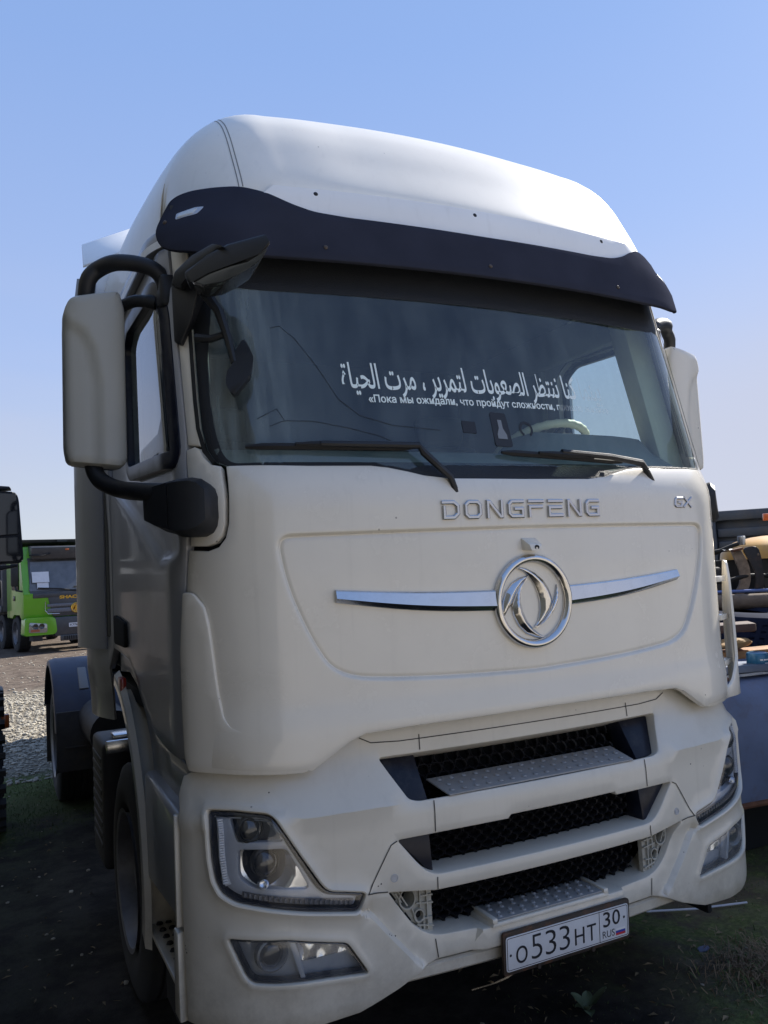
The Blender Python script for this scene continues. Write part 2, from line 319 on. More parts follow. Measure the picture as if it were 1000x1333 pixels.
# ------------------------------------------------------------------ curved bodywork
class Surf:
    """front of a vehicle wrapped round its corners: u = arc length from the centre line, z = height"""
    def __init__(s, y0, k, xa, hw, yoff, length):
        s.yoff = yoff
        pts = [(x, y0+k*x*x) for x in np.linspace(0, xa, 40)]
        th0 = math.atan(2*k*xa); r = (hw-xa)/(1-math.sin(th0)); cx = xa-r*math.sin(th0); cy = pts[-1][1]+r*math.cos(th0)
        for a in np.linspace(th0, math.pi/2, 30)[1:]: pts.append((cx+r*math.sin(a), cy-r*math.cos(a)))
        s.side_y = cy; pts.append((hw, cy+length))
        s.p = np.array(pts); s.u = np.r_[0, np.cumsum(np.hypot(*np.diff(s.p, axis=0).T))]; s.side_u = float(s.u[-2])
    def base(s, u):
        a = abs(u); x = float(np.interp(a, s.u, s.p[:, 0])); y = float(np.interp(a, s.u, s.p[:, 1]))
        return (x if u >= 0 else -x), y
    def u_at_y(s, y, z):
        """arc length on the side where the depth is y"""
        return s.side_u+(y-s.yoff(z)-s.side_y)
    def at(s, u, z, d=0.):
        x, y = s.base(u); yo = s.yoff(z)
        if d:
            e = .004; x1, y1 = s.base(u+e); x0, y0 = s.base(u-e); tx, ty = x1-x0, y1-y0; l = math.hypot(tx, ty); tx /= l; ty /= l
            sl = (s.yoff(z+.01)-s.yoff(z-.01))/.02
            n = Vector((ty, -tx, 0)); n.z = -(n.y*sl); n.normalize()
            return Vector((x+d*n.x, y+yo+d*n.y, z+d*n.z))
        return Vector((x, y+yo, z))
class Flat:
    """flat sheet facing (nx,ny): u runs along it"""
    def __init__(s, f, n): s.f = f; s.n = Vector(n)
    def at(s, u, z, d=0.): return Vector(s.f(u, z))+s.n*d
def cab_off(z):
    return 0. if z < 2.06 else (.06*sstep(2.06, 2.26, z) if z < 2.26 else .06+(z-2.26)*.265)
def bump_off(z): return .085*sstep(1.05, 1.25, z)+.10*(1-sstep(.30, .50, z))
CAB = Surf(-.06, .084, .88, 1.19, cab_off, 2.2)
BUMP = Surf(-.085, .08, .86, 1.265, bump_off, .8)

def area(p): return sum(p[i][0]*p[(i+1) % len(p)][1]-p[(i+1) % len(p)][0]*p[i][1] for i in range(len(p)))/2
def rounded(poly, r, n=5):
    """round the corners; a point may carry its own radius as a third value"""
    o = []; m = len(poly)
    for i in range(m):
        a = Vector(poly[i-1][:2]); p = Vector(poly[i][:2]); b = Vector(poly[(i+1) % m][:2]); rr = poly[i][2] if len(poly[i]) > 2 else r
        if rr <= 0: o.append(tuple(p)); continue
        la = min(rr, (a-p).length*.49); lb = min(rr, (b-p).length*.49)
        A = p+(a-p).normalized()*la; Bq = p+(b-p).normalized()*lb
        for k in range(n+1):
            t = k/n; o.append(tuple(A*(1-t)**2+p*2*t*(1-t)+Bq*t*t))
    return o
def resample(poly, g):
    o = []
    for i in range(len(poly)):
        a = Vector(poly[i]); b = Vector(poly[(i+1) % len(poly)]); l = (b-a).length
        if l < 1e-5: continue
        k = max(1, int(l/g+.5)); o += [tuple(a.lerp(b, j/k)) for j in range(k)]
    return o
def inset(poly, d):
    """move every point of a counter-clockwise loop inwards by d"""
    n = len(poly); o = []
    for i in range(n):
        a = Vector(poly[i-1]); p = Vector(poly[i]); b = Vector(poly[(i+1) % n])
        e1 = (p-a).normalized(); e2 = (b-p).normalized(); n1 = Vector((-e1.y, e1.x)); n2 = Vector((-e2.y, e2.x)); m = n1+n2
        if m.length < .1: m = n1
        m.normalize(); c = max(.45, m.dot(n1)); o.append(tuple(p+m*(d/c)))
    return o
def inside(p, poly):
    x, y = p; c = False; j = len(poly)-1
    for i in range(len(poly)):
        xi, yi = poly[i]; xj, yj = poly[j]
        if (yi > y) != (yj > y) and x < (xj-xi)*(y-yi)/(yj-yi)+xi: c = not c
        j = i
    return c
def sdist(poly):
    """signed distance to a loop (negative inside), vectorised over the edges"""
    P = np.array(poly); Q = np.roll(P, -1, axis=0); D = Q-P; L2 = (D**2).sum(1)+1e-12
    def f(u, v):
        w = np.array((u, v))-P; t = np.clip((w*D).sum(1)/L2, 0, 1); d = float(np.hypot(*(w-D*t[:, None]).T).min())
        return -d if inside((u, v), poly) else d
    return f
def panel(name, S, loops, m, parent=None, d=0., bevel=.006, depth=.02, grid=.05, disp=None, extra=(), ang=40, back=False):
    """sheet of bodywork on surface S: first loop is the outline, the others are openings; edges are rounded over and turned in by depth"""
    depths = depth if isinstance(depth, (list, tuple)) else [depth]*len(loops)
    allv = []; rims = []; L3 = []
    for k, lp in enumerate(loops):
        lp = resample([tuple(p[:2]) for p in lp], grid)
        if (area(lp) > 0) != (k == 0): lp = lp[::-1]
        lv = [(lp, -depths[k]), (lp, -bevel), (inset(lp, bevel*.3), -bevel*.3), (inset(lp, bevel), 0.)]
        rims.append(lv); L3.append(lv[-1][0])
    pts = []; edges = []; base = []
    for lp in L3:
        b = len(pts); base.append(b); pts += [Vector(p) for p in lp]; edges += [(b+i, b+(i+1) % len(lp)) for i in range(len(lp))]
    sd = [sdist(lp) for lp in L3]
    us = [p[0] for p in L3[0]]; zs = [p[1] for p in L3[0]]
    ok = lambda p, g: inside(p, L3[0]) and not any(inside(p, q) for q in L3[1:]) and min(abs(f(*p)) for f in sd) > g
    exa = np.array([q for lp in extra for q in lp]) if len(extra) else None
    for i in range(int(math.floor(min(us)/grid)), int(max(us)/grid)+2):
        for j in range(int(math.floor(min(zs)/grid)), int(max(zs)/grid)+2):
            p = (i*grid+.0007*(j % 3), j*grid+.0005*(i % 3))
            if exa is not None and np.hypot(exa[:, 0]-p[0], exa[:, 1]-p[1]).min() < grid*.5: continue
            if ok(p, grid*.45): pts.append(Vector(p))
    for lp in extra:
        for p in lp:
            if ok(p, .004): pts.append(Vector(p))
    V, E, F, ov, oe, of = delaunay_2d_cdt(pts, edges, [], 0, 1e-6)
    mp = {}
    for i, lst in enumerate(ov):
        for q in lst: mp[q] = i
    bm = bmesh.new()
    pos = lambda u, z, w: S.at(u, z, d+w+(disp(u, z) if disp else 0.))
    bv = [bm.verts.new(pos(v[0], v[1], 0.)) for v in V]
    for f in F:
        c = (sum(V[i][0] for i in f)/3, sum(V[i][1] for i in f)/3)
        if inside(c, L3[0]) and not any(inside(c, q) for q in L3[1:]):
            try: bm.faces.new([bv[i] for i in f])
            except ValueError: pass
    for k, lv in enumerate(rims):
        n = len(lv[0][0]); prev = [bv[mp[base[k]+i]] for i in range(n)]
        for lp, w in lv[-2::-1]:
            cur = [bm.verts.new(pos(u, z, w)) for u, z in lp]
            for i in range(n):
                try: bm.faces.new((prev[i], prev[(i+1) % n], cur[(i+1) % n], cur[i]))
                except ValueError: pass
            prev = cur
        if back and k == 0:
            try: bm.faces.new(prev)
            except ValueError: pass
    for v in [v for v in bm.verts if not v.link_faces]: bm.verts.remove(v)
    bmesh.ops.recalc_face_normals(bm, faces=bm.faces)
    me = bpy.data.meshes.new(name); bm.to_mesh(me); bm.free()
    return finish(bpy.data.objects.new(name, me), m, parent, ang)
def mir(half):
    """whole outline from its right half, listed from the top of the centre line to the bottom"""
    return [tuple(p) for p in half]+[(-p[0],)+tuple(p[1:]) for p in half[::-1] if abs(p[0]) > 1e-6]
def flip(poly): return [(-p[0],)+tuple(p[1:]) for p in poly]
def ribbon(b, S, line, w, d=.001, closed=False):
    """thin strip along a line on a surface"""
    line = [Vector(p) for p in line]; P = []
    for i in range(len(line)-1):
        k = max(1, int((line[i+1]-line[i]).length/.03)); P += [line[i].lerp(line[i+1], j/k) for j in range(k)]
    P.append(line[-1]); rows = [[], []]
    for i, p in enumerate(P):
        t = (P[min(i+1, len(P)-1)]-P[max(i-1, 0)]).normalized(); n = Vector((-t.y, t.x))*w/2
        rows[0].append(S.at(*(p+n), d)); rows[1].append(S.at(*(p-n), d))
    b.grid(rows)
def text2d(body, bold=0., space=1.):
    """flat letters: 2-D points and faces, base line at 0"""
    c = bpy.data.curves.new('lettering', 'FONT'); c.body = body; c.size = 1; c.offset = bold; c.space_character = space; c.resolution_u = 4
    o = bpy.data.objects.new('lettering', c); COL.objects.link(o); bpy.context.view_layer.update()
    me = bpy.data.meshes.new_from_object(o.evaluated_get(bpy.context.evaluated_depsgraph_get())); 
    V = [(v.co.x, v.co.y) for v in me.vertices]; F = [tuple(p.vertices) for p in me.polygons]
    bpy.data.objects.remove(o); bpy.data.curves.remove(c); bpy.data.meshes.remove(me)
    return V, F
def letters(b, body, f, x0, x1, y0, y1, bold=0., space=1., keep=False):
    """fit the lettering into x0..x1, y0..y1 and place it by f(x,y) -> 3-D point"""
    V, F = text2d(body, bold, space); X = [v[0] for v in V]; Y = [v[1] for v in V]
    ax, bx, ay, by = min(X), max(X), (0 if keep else min(Y)), max(Y)
    q = [b.bm.verts.new(f(x0+(x-ax)/(bx-ax)*(x1-x0), y0+(y-ay)/(by-ay)*(y1-y0))) for x, y in V]
    for p in F:
        try: b.bm.faces.new([q[i] for i in p]).material_index = b.mi
        except ValueError: pass
# ================================================================== the white tractor truck
T = thing("tractor_truck", "big off-white tractor unit with black sun visor, chrome ring emblem and white windscreen lettering", "truck", (0, 3.2, 0))
SU = CAB.side_u
def uy(y): return SU+y-CAB.side_y            # side arc length for a depth below the windscreen

# ---- front panel
front = mir([(0, 2.131), (.30, 2.133), (.395, 2.144), (.45, 2.158), (.52, 2.173), (.58, 2.180), (.80, 2.181), (1.05, 2.188), (1.063, 2.186), (1.068, 2.10), (1.073, 2.0), (1.085, 1.955), (1.11, 1.927), (1.15, 1.916), (1.232, 1.922),
             (1.238, 1.90), (1.254, 1.79), (1.265, 1.594), (1.263, 1.423), (1.260, 1.266), (1.247, 1.238), (1.1, 1.236), (.862, 1.221), (.842, 1.216), (.78, 1.253), (.716, 1.293), (.664, 1.311), (.5, 1.317), (0, 1.321)])
rec = rounded(mir([(0, 1.961), (.93, 1.957, .06), (.905, 1.80, .15), (.83, 1.615, .2), (.745, 1.487, .12), (.43, 1.458, .3), (0, 1.444)]), .05, 6)
rec = resample(rec, .016); fr_sd = sdist(rec)
def front_disp(u, z):
    d = fr_sd(u, z); w = -.0105*(1-sstep(-.012, .002, d))-.004*math.exp(-((d+.010)/.0045)**2)
    w += .012*(1-sstep(.0, .10, z-1.33)) if z < 1.43 else 0           # rolled lower edge
    return w
if area(rec) < 0: rec = rec[::-1]
FP = panel("front_panel", CAB, [front], PAINT, T, 0, .007, .03, .045, front_disp, extra=[inset(rec, k_) for k_ in (-.020, -.010, -.004, .0, .003, .006, .009, .012, .016, .026)])
def FS(u, z, d): return CAB.at(u, z, d+front_disp(u, z))
class FrontS:
    @staticmethod
    def at(u, z, d=0.): return FS(u, z, d)
# wordmark in raised block letters
def stroke_letter(ch):
    w = .19
    G = {'D': [[(0, 1), (.72, 1), (1, .75), (1, .25), (.72, 0), (.06, 0), (.06, .66)]], 'O': [[(.2, 1), (.8, 1), (1, .8), (1, .2), (.8, 0), (.2, 0), (0, .2), (0, .8), (.2, 1)]],
         'N': [[(0, 0), (0, 1), (.12, 1), (.88, 0), (1, 0), (1, 1)]], 'G': [[(1, 1), (.2, 1), (0, .8), (0, .2), (.2, 0), (1, 0), (1, .5), (.5, .5)]],
         'F': [[(1, 1), (0, 1)], [(0, 0), (0, .62), (.92, .62)]], 'E': [[(1, 1), (0, 1)], [(.92, .56), (0, .56), (0, 0), (1, 0)]],
         'X': [[(0, 0), (1, 1)], [(0, 1), (1, 0)]]}
    return G[ch], w
def block_word(name, word, x0, x1, z0, z1, m, gapf=.26, sw=.20, th=.009, slant=0.):
    b = B(); n = len(word); cw = (x1-x0)/(n+gapf*(n-1)); h = z1-z0
    for i, ch in enumerate(word):
        ox = x0+i*cw*(1+gapf); S, w = stroke_letter(ch); t = sw*h/2
        for line in S:
            P = [Vector((t+px*(cw-2*t), t+pz*(h-2*t))) for px, pz in line]; closed = (P[0]-P[-1]).length < 1e-4
            if closed: P = P[:-1]
            L, Rr = [], []
            for k in range(len(P)):
                a = P[k-1] if (k or closed) else None; c = P[(k+1) % len(P)] if (k < len(P)-1 or closed) else None
                e1 = (P[k]-a).normalized() if a is not None else (c-P[k]).normalized(); e2 = (c-P[k]).normalized() if c is not None else e1
                n1 = Vector((-e1.y, e1.x)); n2 = Vector((-e2.y, e2.x)); mm = (n1+n2).normalized(); q = t/max(.5, mm.dot(n1))
                ext = Vector((0, 0))
                if a is None: ext = -e1*t*.9
                if c is None: ext = e1*t*.9
                L.append(P[k]+mm*q+ext); Rr.append(P[k]-mm*q+ext)
            m_ = len(P)
            g = lambda p, d: FS(ox+p.x+slant*p.y, z0+p.y, d)
            rows = []
            for s_, d_ in ((L, -.002), (L, th-.002), ([l.lerp(r_, .2) for l, r_ in zip(L, Rr)], th), ([l.lerp(r_, .8) for l, r_ in zip(L, Rr)], th), (Rr, th-.002), (Rr, -.002)):
                rows.append([g(p, d_) for p in s_]+([g(s_[0], d_)] if closed else []))
            V = b.grid(rows)
            if not closed:
                for e in (0, -1):
                    try: b.bm.faces.new([r_[e] for r_ in V])
                    except ValueError: pass
    return b.make(name, m, FP, 25)
block_word("wordmark", "DONGFENG", -.353, .325, 1.987, 2.052, LETTER)
block_word("model_badge", "GX", .748, .858, 2.018, 2.062, LETTER, .12, .24, .005, .15)
# chrome wings: two facets meeting on a ridge
for s in (-1, 1):
    b = B(); rows = []
    for k in range(25):
        t = k/24; u = .150+t*(.738-.150); zt = 1.738+t*.033-.006*math.sin(math.pi*t); zb = 1.668+t*(1.731-1.668)-.012*math.sin(math.pi*t); zr = zb+(zt-zb)*(.24+.1*t)
        rows.append([FS(s*u, z, d) for z, d in ((zt+.001, -.002), (zt, .010), (zt-.004, .014), (zr, .022), (zb+.003, .011), (zb, .008), (zb-.001, -.002))])
    V = b.grid(rows)
    for e in (0, -1): b.bm.faces.new(V[e])
    b.make("chrome_wing", CHROME, FP, 20)
# ring emblem
E0 = Vector((0, 1.692)); 
b = B(); N = 72; rows = []
for k in range(N):
    a = 2*math.pi*k/N
    rows.append([FS(E0.x+r*math.cos(a), E0.y+r*math.sin(a), d) for r, d in ((.166, -.002), (.166, .012), (.161, .022), (.152, .027), (.143, .022), (.136, .012), (.134, -.002))])
rows.append(rows[0]); b.grid(rows); bmesh.ops.remove_doubles(b.bm, verts=b.bm.verts, dist=1e-5)
EM = b.make("emblem_ring", CHROME, FP, 60)
EMS = [[(-.069, 1.813), (-.048, 1.814), (-.024, 1.809), (.014, 1.792), (.048, 1.766), (.070, 1.735), (.081, 1.705), (.082, 1.682), (.068, 1.651), (.041, 1.623), (-.005, 1.596), (.015, 1.620), (.025, 1.654), (.027, 1.692), (.020, 1.722), (.007, 1.752), (-.011, 1.777), (-.037, 1.799)],
       [(.107, 1.748), (.114, 1.713), (.108, 1.683), (.089, 1.653), (.060, 1.626), (.024, 1.604), (.001, 1.597), (.045, 1.624), (.070, 1.651), (.084, 1.682), (.096, 1.708)],
       [(-.013, 1.783), (-.052, 1.776), (-.088, 1.759), (-.114, 1.731), (-.130, 1.697), (-.136, 1.665), (-.131, 1.638), (-.112, 1.663), (-.090, 1.689), (-.080, 1.709), (-.065, 1.732), (-.044, 1.758)],
       [(-.019, 1.778), (-.040, 1.752), (-.052, 1.726), (-.054, 1.694), (-.047, 1.659), (-.030, 1.622), (-.006, 1.595), (.021, 1.574), (.045, 1.559), (.004, 1.562), (-.036, 1.578), (-.068, 1.608), (-.087, 1.645), (-.094, 1.677), (-.084, 1.698), (-.072, 1.722), (-.052, 1.751)]]
def emblem_piece(name, poly, h):
    poly = [Vector(p) for p in poly]; n = len(poly); c = sum(poly, Vector((0, 0)))/n
    pl = rounded([tuple(p) for p in poly], .006, 3); pl = resample(pl, .005)
    if area(pl) < 0: pl = pl[::-1]
    b = B(); sd = sdist(pl)
    rows = []
    for lp, d in ((pl, -.002), (pl, .006), (inset(pl, .003), .010)): rows.append([b.bm.verts.new(FS(p[0], p[1], d)) for p in lp])
    m_ = len(pl)
    for i in range(2):
        for k in range(m_): b.bm.faces.new((rows[i][k], rows[i][(k+1) % m_], rows[i+1][(k+1) % m_], rows[i+1][k]))
    q = [Vector(p) for p in inset(pl, .003)]; ipts = []
    xs = [p[0] for p in q]; ys = [p[1] for p in q]; x = min(xs)
    while x < max(xs):
        y = min(ys)
        while y < max(ys):
            if sd(x, y) < -.0058: ipts.append(Vector((x, y)))
            y += .0045
        x += .0045
    V, E, F, ov, oe, of = delaunay_2d_cdt(q+ipts, [(i, (i+1) % m_) for i in range(m_)], [], 0, 1e-6)
    bv = {}
    for i, l in enumerate(ov):
        o = min(l) if l else -1
        bv[i] = rows[2][o] if 0 <= o < m_ else b.bm.verts.new(FS(V[i][0], V[i][1], .010+min(h, (-sd(V[i][0], V[i][1])-.003)*.85)))
    for f in F:
        cc = (sum(V[i][0] for i in f)/3, sum(V[i][1] for i in f)/3)
        if inside(cc, [tuple(p) for p in q]):
            try: b.bm.faces.new([bv[i] for i in f])
            except ValueError: pass
    bmesh.ops.delete(b.bm, geom=[v for v in b.bm.verts if not v.link_faces], context='VERTS')
    return b.make(name, CHROME, EM_PARENT, 75)
EM_PARENT = FP
for pl in EMS: emblem_piece("emblem_swallow", pl, .013)
# little camera housing above the ring
b = B(); f = lambda u, z, d: FS(u, z, d)
b.hexa([f(-.031, 1.873, -.002), f(.033, 1.876, -.002), f(.031, 1.917, -.002), f(-.034, 1.918, -.002)], [f(-.020, 1.868, .045), f(.024, 1.870, .045), f(.027, 1.890, .040), f(-.027, 1.892, .040)], .003)
CH = b.make("camera_housing", PAINT, FP)
b = B(); p_ = f(.003, 1.8795, .0435); n_c = Vector((0, -.95, -.3)).normalized(); e1 = Vector((1, 0, 0)); b.lathe([(-.004, .009), (.0015, .009), (.002, .006), (-.002, .005), (-.002, 0)], p_, (n_c, e1, n_c.cross(e1)), 16); b.make("camera_lens", BLACKG, CH)
# ---- corner air deflectors standing off the corners
for s in (-1, 1):
    if s < 0: out = [(1.246, 1.789), (1.207, 1.786), (1.166, 1.742), (1.152, 1.69), (1.127, 1.476), (1.110, 1.395), (1.087, 1.367), (1.017, 1.347), (.9, 1.324), (.870, 1.311), (.854, 1.274), (.845, 1.226), (.862, 1.214), (1.1, 1.223), (1.247, 1.226), (1.263, 1.27), (1.268, 1.43), (1.268, 1.6)]
    else: out = [(1.250, 1.800), (1.222, 1.785), (1.205, 1.72), (1.192, 1.55), (1.178, 1.38), (1.150, 1.33), (1.128, 1.285), (1.10, 1.262), (.99, 1.256), (.90, 1.25), (.85, 1.222), (.862, 1.212), (1.1, 1.216), (1.247, 1.218), (1.27, 1.27), (1.278, 1.43), (1.276, 1.6)]
    dd = (lambda u, z: .006+.072*sstep(1.06, 1.20, abs(u))) if s > 0 else (lambda u, z: .010+.012*sstep(1.12, 1.25, abs(u)))
    o = panel("corner_deflector", CAB, [rounded([(s*p[0], p[1]) for p in out], .012, 3)], PAINT, T, 0, .005, .012, .03, dd)
    if s > 0:
        b = B()
        for z in (1.715, 1.55, 1.355):
            b.hexa([CAB.at(1.12, z-.012, -.005), CAB.at(1.235, z-.012, .02), CAB.at(1.235, z+.012, .02), CAB.at(1.12, z+.012, -.005)], [CAB.at(1.12, z-.012, .012), CAB.at(1.235, z-.012, .070), CAB.at(1.235, z+.012, .070), CAB.at(1.12, z+.012, .012)], .002)
        b.make_each("deflector_tab", PAINT, o)
# ---- pillar covers with the black gap round them
for s in (-1, 1):
    pc = [(1.080, 2.188), (1.082, 2.10), (1.086, 2.0), (1.097, 1.962), (1.119, 1.940), (1.155, 1.931), (1.222, 1.934), (1.218, 2.10), (1.208, 2.255), (1.172, 2.262), (1.150, 2.25), (1.138, 2.222), (1.112, 2.196)]
    panel("pillar_cover", CAB, [[(s*p[0], p[1]) for p in pc]], PAINT, T, .001, .006, .03, .03)
    ap = [(1.150, 2.262), (1.201, 2.272), (1.199, 2.60), (1.193, 3.06), (1.120, 3.06), (1.136, 2.72), (1.149, 2.55), (1.153, 2.42), (1.152, 2.32)]
    panel("windscreen_pillar", CAB, [[(s*p[0], p[1]) for p in ap]], PAINT, T, -.001, .006, .03, .04)
# dark recess the panels sit on
b = B(); rows = [[CAB.at(u, z, -.035) for u in np.linspace(-1.30, 1.30, 60)] for z in (1.345, 1.5, 1.9, 2.05, 2.10)]
b.grid(rows); b.make("cowl_backing", GAP, T)
b = B()
for s in (-1, 1):
    rows = [[CAB.at(s*u, z, -.030) for u in np.linspace(1.10, 1.30, 12)] for z in (2.0, 2.1, 2.2, 2.3, 2.6, 3.0, 3.08)]; b.grid(rows)
b.make_each("pillar_backing", GAP, T)
# ---- windscreen, its black border, the wiper trough
wo = mir([(0, 3.03), (1.05, 3.03), (1.122, 2.99), (1.124, 2.86), (1.133, 2.72), (1.139, 2.55), (1.143, 2.42), (1.142, 2.32), (1.127, 2.246), (1.098, 2.204), (1.06, 2.187), (.58, 2.172), (.45, 2.14), (.39, 2.122), (0, 2.115)])
WS = panel("windscreen", CAB, [wo], WSG, T, -.010, .002, .004, .06)
wi = mir([(0, 2.822), (.90, 2.820), (1.0, 2.832), (1.045, 2.82, .05), (1.066, 2.70), (1.092, 2.55), (1.098, 2.42), (1.090, 2.305), (1.074, 2.235), (1.045, 2.197, .03), (0, 2.192)])
panel("windscreen_border", CAB, [inset(wo if area(wo) > 0 else wo[::-1], .003), rounded(wi, .02, 4)], mat("frit_black", (.008, .010, .014), .6, bump=.4, bscale=260), WS, -.0092, .0003, .0006, .05)
b = B(); ribbon(b, CAB, [(1.146*s_, z_) for s_, z_ in ()] or [(1.10, 2.199), (1.13, 2.243), (1.146, 2.32), (1.147, 2.42), (1.143, 2.55), (1.137, 2.72), (1.127, 2.88)], .016, .004)
ribbon(b, CAB, [(-1.10, 2.199), (-1.13, 2.243), (-1.146, 2.32), (-1.147, 2.42), (-1.143, 2.55), (-1.137, 2.72), (-1.127, 2.88)], .016, .004)
b.make_each("windscreen_seal", RUBBER, WS)
# lettering on the glass
AR = "\uFE93\uFE8E\uFEF4\uFEA4\uFEDF\uFE8D \uFE95\uFEAE\uFEE3 \u060C \uFEAE\uFEF3\uFEAE\uFEE4\uFE98\uFEDF \uFE95\uFE8E\uFE91\uFEEE\uFECC\uFEBC\uFEDF\uFE8D \uFEAE\uFEC8\uFE98\uFEE8\uFEE7 \uFE8E\uFEE8\uFEDB \uFE8E\uFEE4\uFEE8\uFEF4\uFE91"
b = B(); letters(b, AR, lambda x, y: CAB.at(x, y, -.0085), -.632, .50, 2.430, 2.558, .012)
nm_ = 'a'
for f_ in b.bm.faces:
    if f_.calc_center_median().x > (.37 if nm_ == 'a' else .262): f_.material_index = 1                # thinned as if washed out by the bright side window behind
b.make("arabic_lettering", [STICK, WASHED], WS, smooth=False, recalc=False)
b = B(); letters(b, "«Пока мы ожидали, что пройдут сложности, прошла жизнь»", lambda x, y: CAB.at(x, y, -.0085), -.545, .52, 2.402, 2.440, .020)
nm_ = 'c'
for f_ in b.bm.faces:
    if f_.calc_center_median().x > (.37 if nm_ == 'a' else .262): f_.material_index = 1                # thinned as if washed out by the bright side window behind
b.make("cyrillic_lettering", [STICK, WASHED], WS, smooth=False, recalc=False)
b = B()
for ln in ([(-.859, 2.675), (-.825, 2.684), (-.778, 2.639), (-.714, 2.538), (-.654, 2.418), (-.585, 2.359), (-.469, 2.326), (-.292, 2.312)], [(-.941, 2.345), (-.873, 2.379), (-.851, 2.338), (-.753, 2.337), (-.632, 2.314), (-.537, 2.29), (-.49, 2.271)], [(-.905, 2.318), (-.851, 2.338)]):
    ribbon(b, CAB, ln, .0028, -.0085)
b.make_each("glass_crack", HAIRL, WS, smooth=False)
# cowl and wipers
b = B(); rows = [[CAB.at(u, z, d) for u in np.linspace(-1.06, 1.06, 40)] for z, d in ((2.185, -.014), (2.15, -.016), (2.10, -.03), (2.06, -.04))]; b.grid(rows); b.make("wiper_cowl", BLACKP, T)
def wiper(pts, blade0, blade1):
    w = B(); p = [CAB.at(u, z, d) for u, z, d in pts]
    w.tube(p, [.012]*(len(p)-3)+[.014, .012, .010], 8)
    a = w.make("wiper", BLACKP, T)
    w = B(); q = [CAB.at(blade0[0]+(blade1[0]-blade0[0])*t, blade0[1]+(blade1[1]-blade0[1])*t, .010) for t in np.linspace(0, 1, 12)]
    w.tube(q, [.006]+[.012]*10+[.006], 6); w.tube([v+Vector((0, -.012, .006)) for v in q[3:9]], [.006, .010, .012, .012, .010, .006], 6)
    w.make("wiper_blade", RUBBER, a)
wiper([(-.285, 2.085, -.012), (-.305, 2.128, .012), (-.392, 2.212, .03), (-.408, 2.238, .035), (-.75, 2.247, .028)], (-.99, 2.243), (-.42, 2.238))
wiper([(.66, 2.13, -.012), (.620, 2.168, .012), (.585, 2.185, .03), (.42, 2.205, .035), (.19, 2.226, .028)], (-.068, 2.226), (.50, 2.197))
# ---- sun visor
vo = mir([(0, 3.064), (.55, 3.070), (.67, 3.079), (.747, 3.103), (.83, 3.150), (.909, 3.189), (1.0, 3.194), (1.075, 3.190), (1.127, 3.172), (1.158, 3.12), (1.172, 3.04), (1.172, 2.985), (1.155, 2.95), (1.115, 2.925), (1.066, 2.911), (.986, 2.886), (.84, 2.884), (.55, 2.886), (0, 2.887)])
vd = lambda u, z: -.035*sstep(2.97, 2.90, z)*0-.04*sstep(3.0, 3.15, z)*sstep(.72, 1.04, abs(u))-.015*sstep(3.14, 3.20, z)
SV = panel("sun_visor", CAB, [resample(rounded(vo, .03, 4), .04)], VISORM, T, .097, .006, .014, .04, vd)
b = B()
for u, z in ((-.65, 2.934), (0, 2.932), (.65, 2.934), (-1.139, 3.05), (1.139, 3.05)):
    p = CAB.at(u, z, .096+vd(u, z)); n = (CAB.at(u, z, .1+vd(u, z))-p).normalized(); e1 = n.cross(Vector((0, 0, 1))).normalized(); b.lathe([(0, .008), (.004, .008), (.007, .004), (.007, 0)], p, (n, e1, n.cross(e1)), 10)
b.make_each("visor_bolt", mat("bolt_rusty", (.08, .06, .045), .6), SV)
for s in (-1, 1):
    ml = [(1.108, 3.083), (1.047, 3.102), (1.018, 3.100), (1.042, 3.062), (1.107, 3.050)]
    o = panel("marker_lamp", CAB, [rounded([(s*p[0], p[1]) for p in ml], .008)], LAMPGREY, SV, .098, .003, .006, .03, vd)
    ml = [(1.100, 3.078), (1.062, 3.092), (1.04, 3.093), (1.052, 3.066), (1.100, 3.056)]
    panel("marker_lens", CAB, [rounded([(s*p[0], p[1]) for p in ml], .006)], mat("marker_clear", (.62, .64, .62), .15, 0, .6, bump=.4, bscale=90), o, .101, .003, .004, .03, vd)
# ---- roof deflector: a profile along the centre, shoulders rolled over to the sides
RC = [(.158, 3.05), (.166, 3.12), (.179, 3.19), (.205, 3.26), (.268, 3.376), (.342, 3.501), (.425, 3.604), (.545, 3.692), (.77, 3.768), (1.15, 3.84), (1.65, 3.899), (2.15, 3.918), (2.30, 3.918)]
def cr(P, n):
    o = []
    for i in range(len(P)-1):
        p0, p1, p2, p3 = [np.array(P[min(max(j, 0), len(P)-1)], float) for j in (i-1, i, i+1, i+2)]
        for k in range(n):
            t = k/n; o.append(.5*((2*p1)+(-p0+p2)*t+(2*p0-5*p1+4*p2-p3)*t*t+(-p0+3*p1-3*p2+p3)*t**3))
    o.append(np.array(P[-1], float)); return o
rcv = cr(RC, 6)
def roof_pt(i, u, extra=0.):
    """i: index along the centre profile, u: signed arc across"""
    c = rcv[i]; t = rcv[min(i+1, len(rcv)-1)]-rcv[max(i-1, 0)]; t = t/np.linalg.norm(t); n = np.array((-t[1], t[0]))
    k = i/(len(rcv)-1); g = sstep(.385, .849, k); a = abs(u); fl = .766+(.659-.766)*g; r = .317+(.461-.317)*g; dr = .31+(.508-.31)*g
    if a <= fl: x, D = a, .039*(a/fl)**2
    else:
        th = min((a-fl)/r, math.pi/2); x = fl+r*math.sin(th); D = .039+dr*(1-math.cos(th))+max(0, a-fl-r*math.pi/2)
    D += .006*(1-sstep(.40, .66, a))*sstep(.22, .36, k)*(1-sstep(.50, .62, k))      # shallow hollow in the brow
    D -= extra
    y, z = c[0]-n[0]*D, c[1]-n[1]*D
    return Vector((x if u >= 0 else -x, y, max(z, 3.045)))
us = np.linspace(-1.72, 1.72, 87)
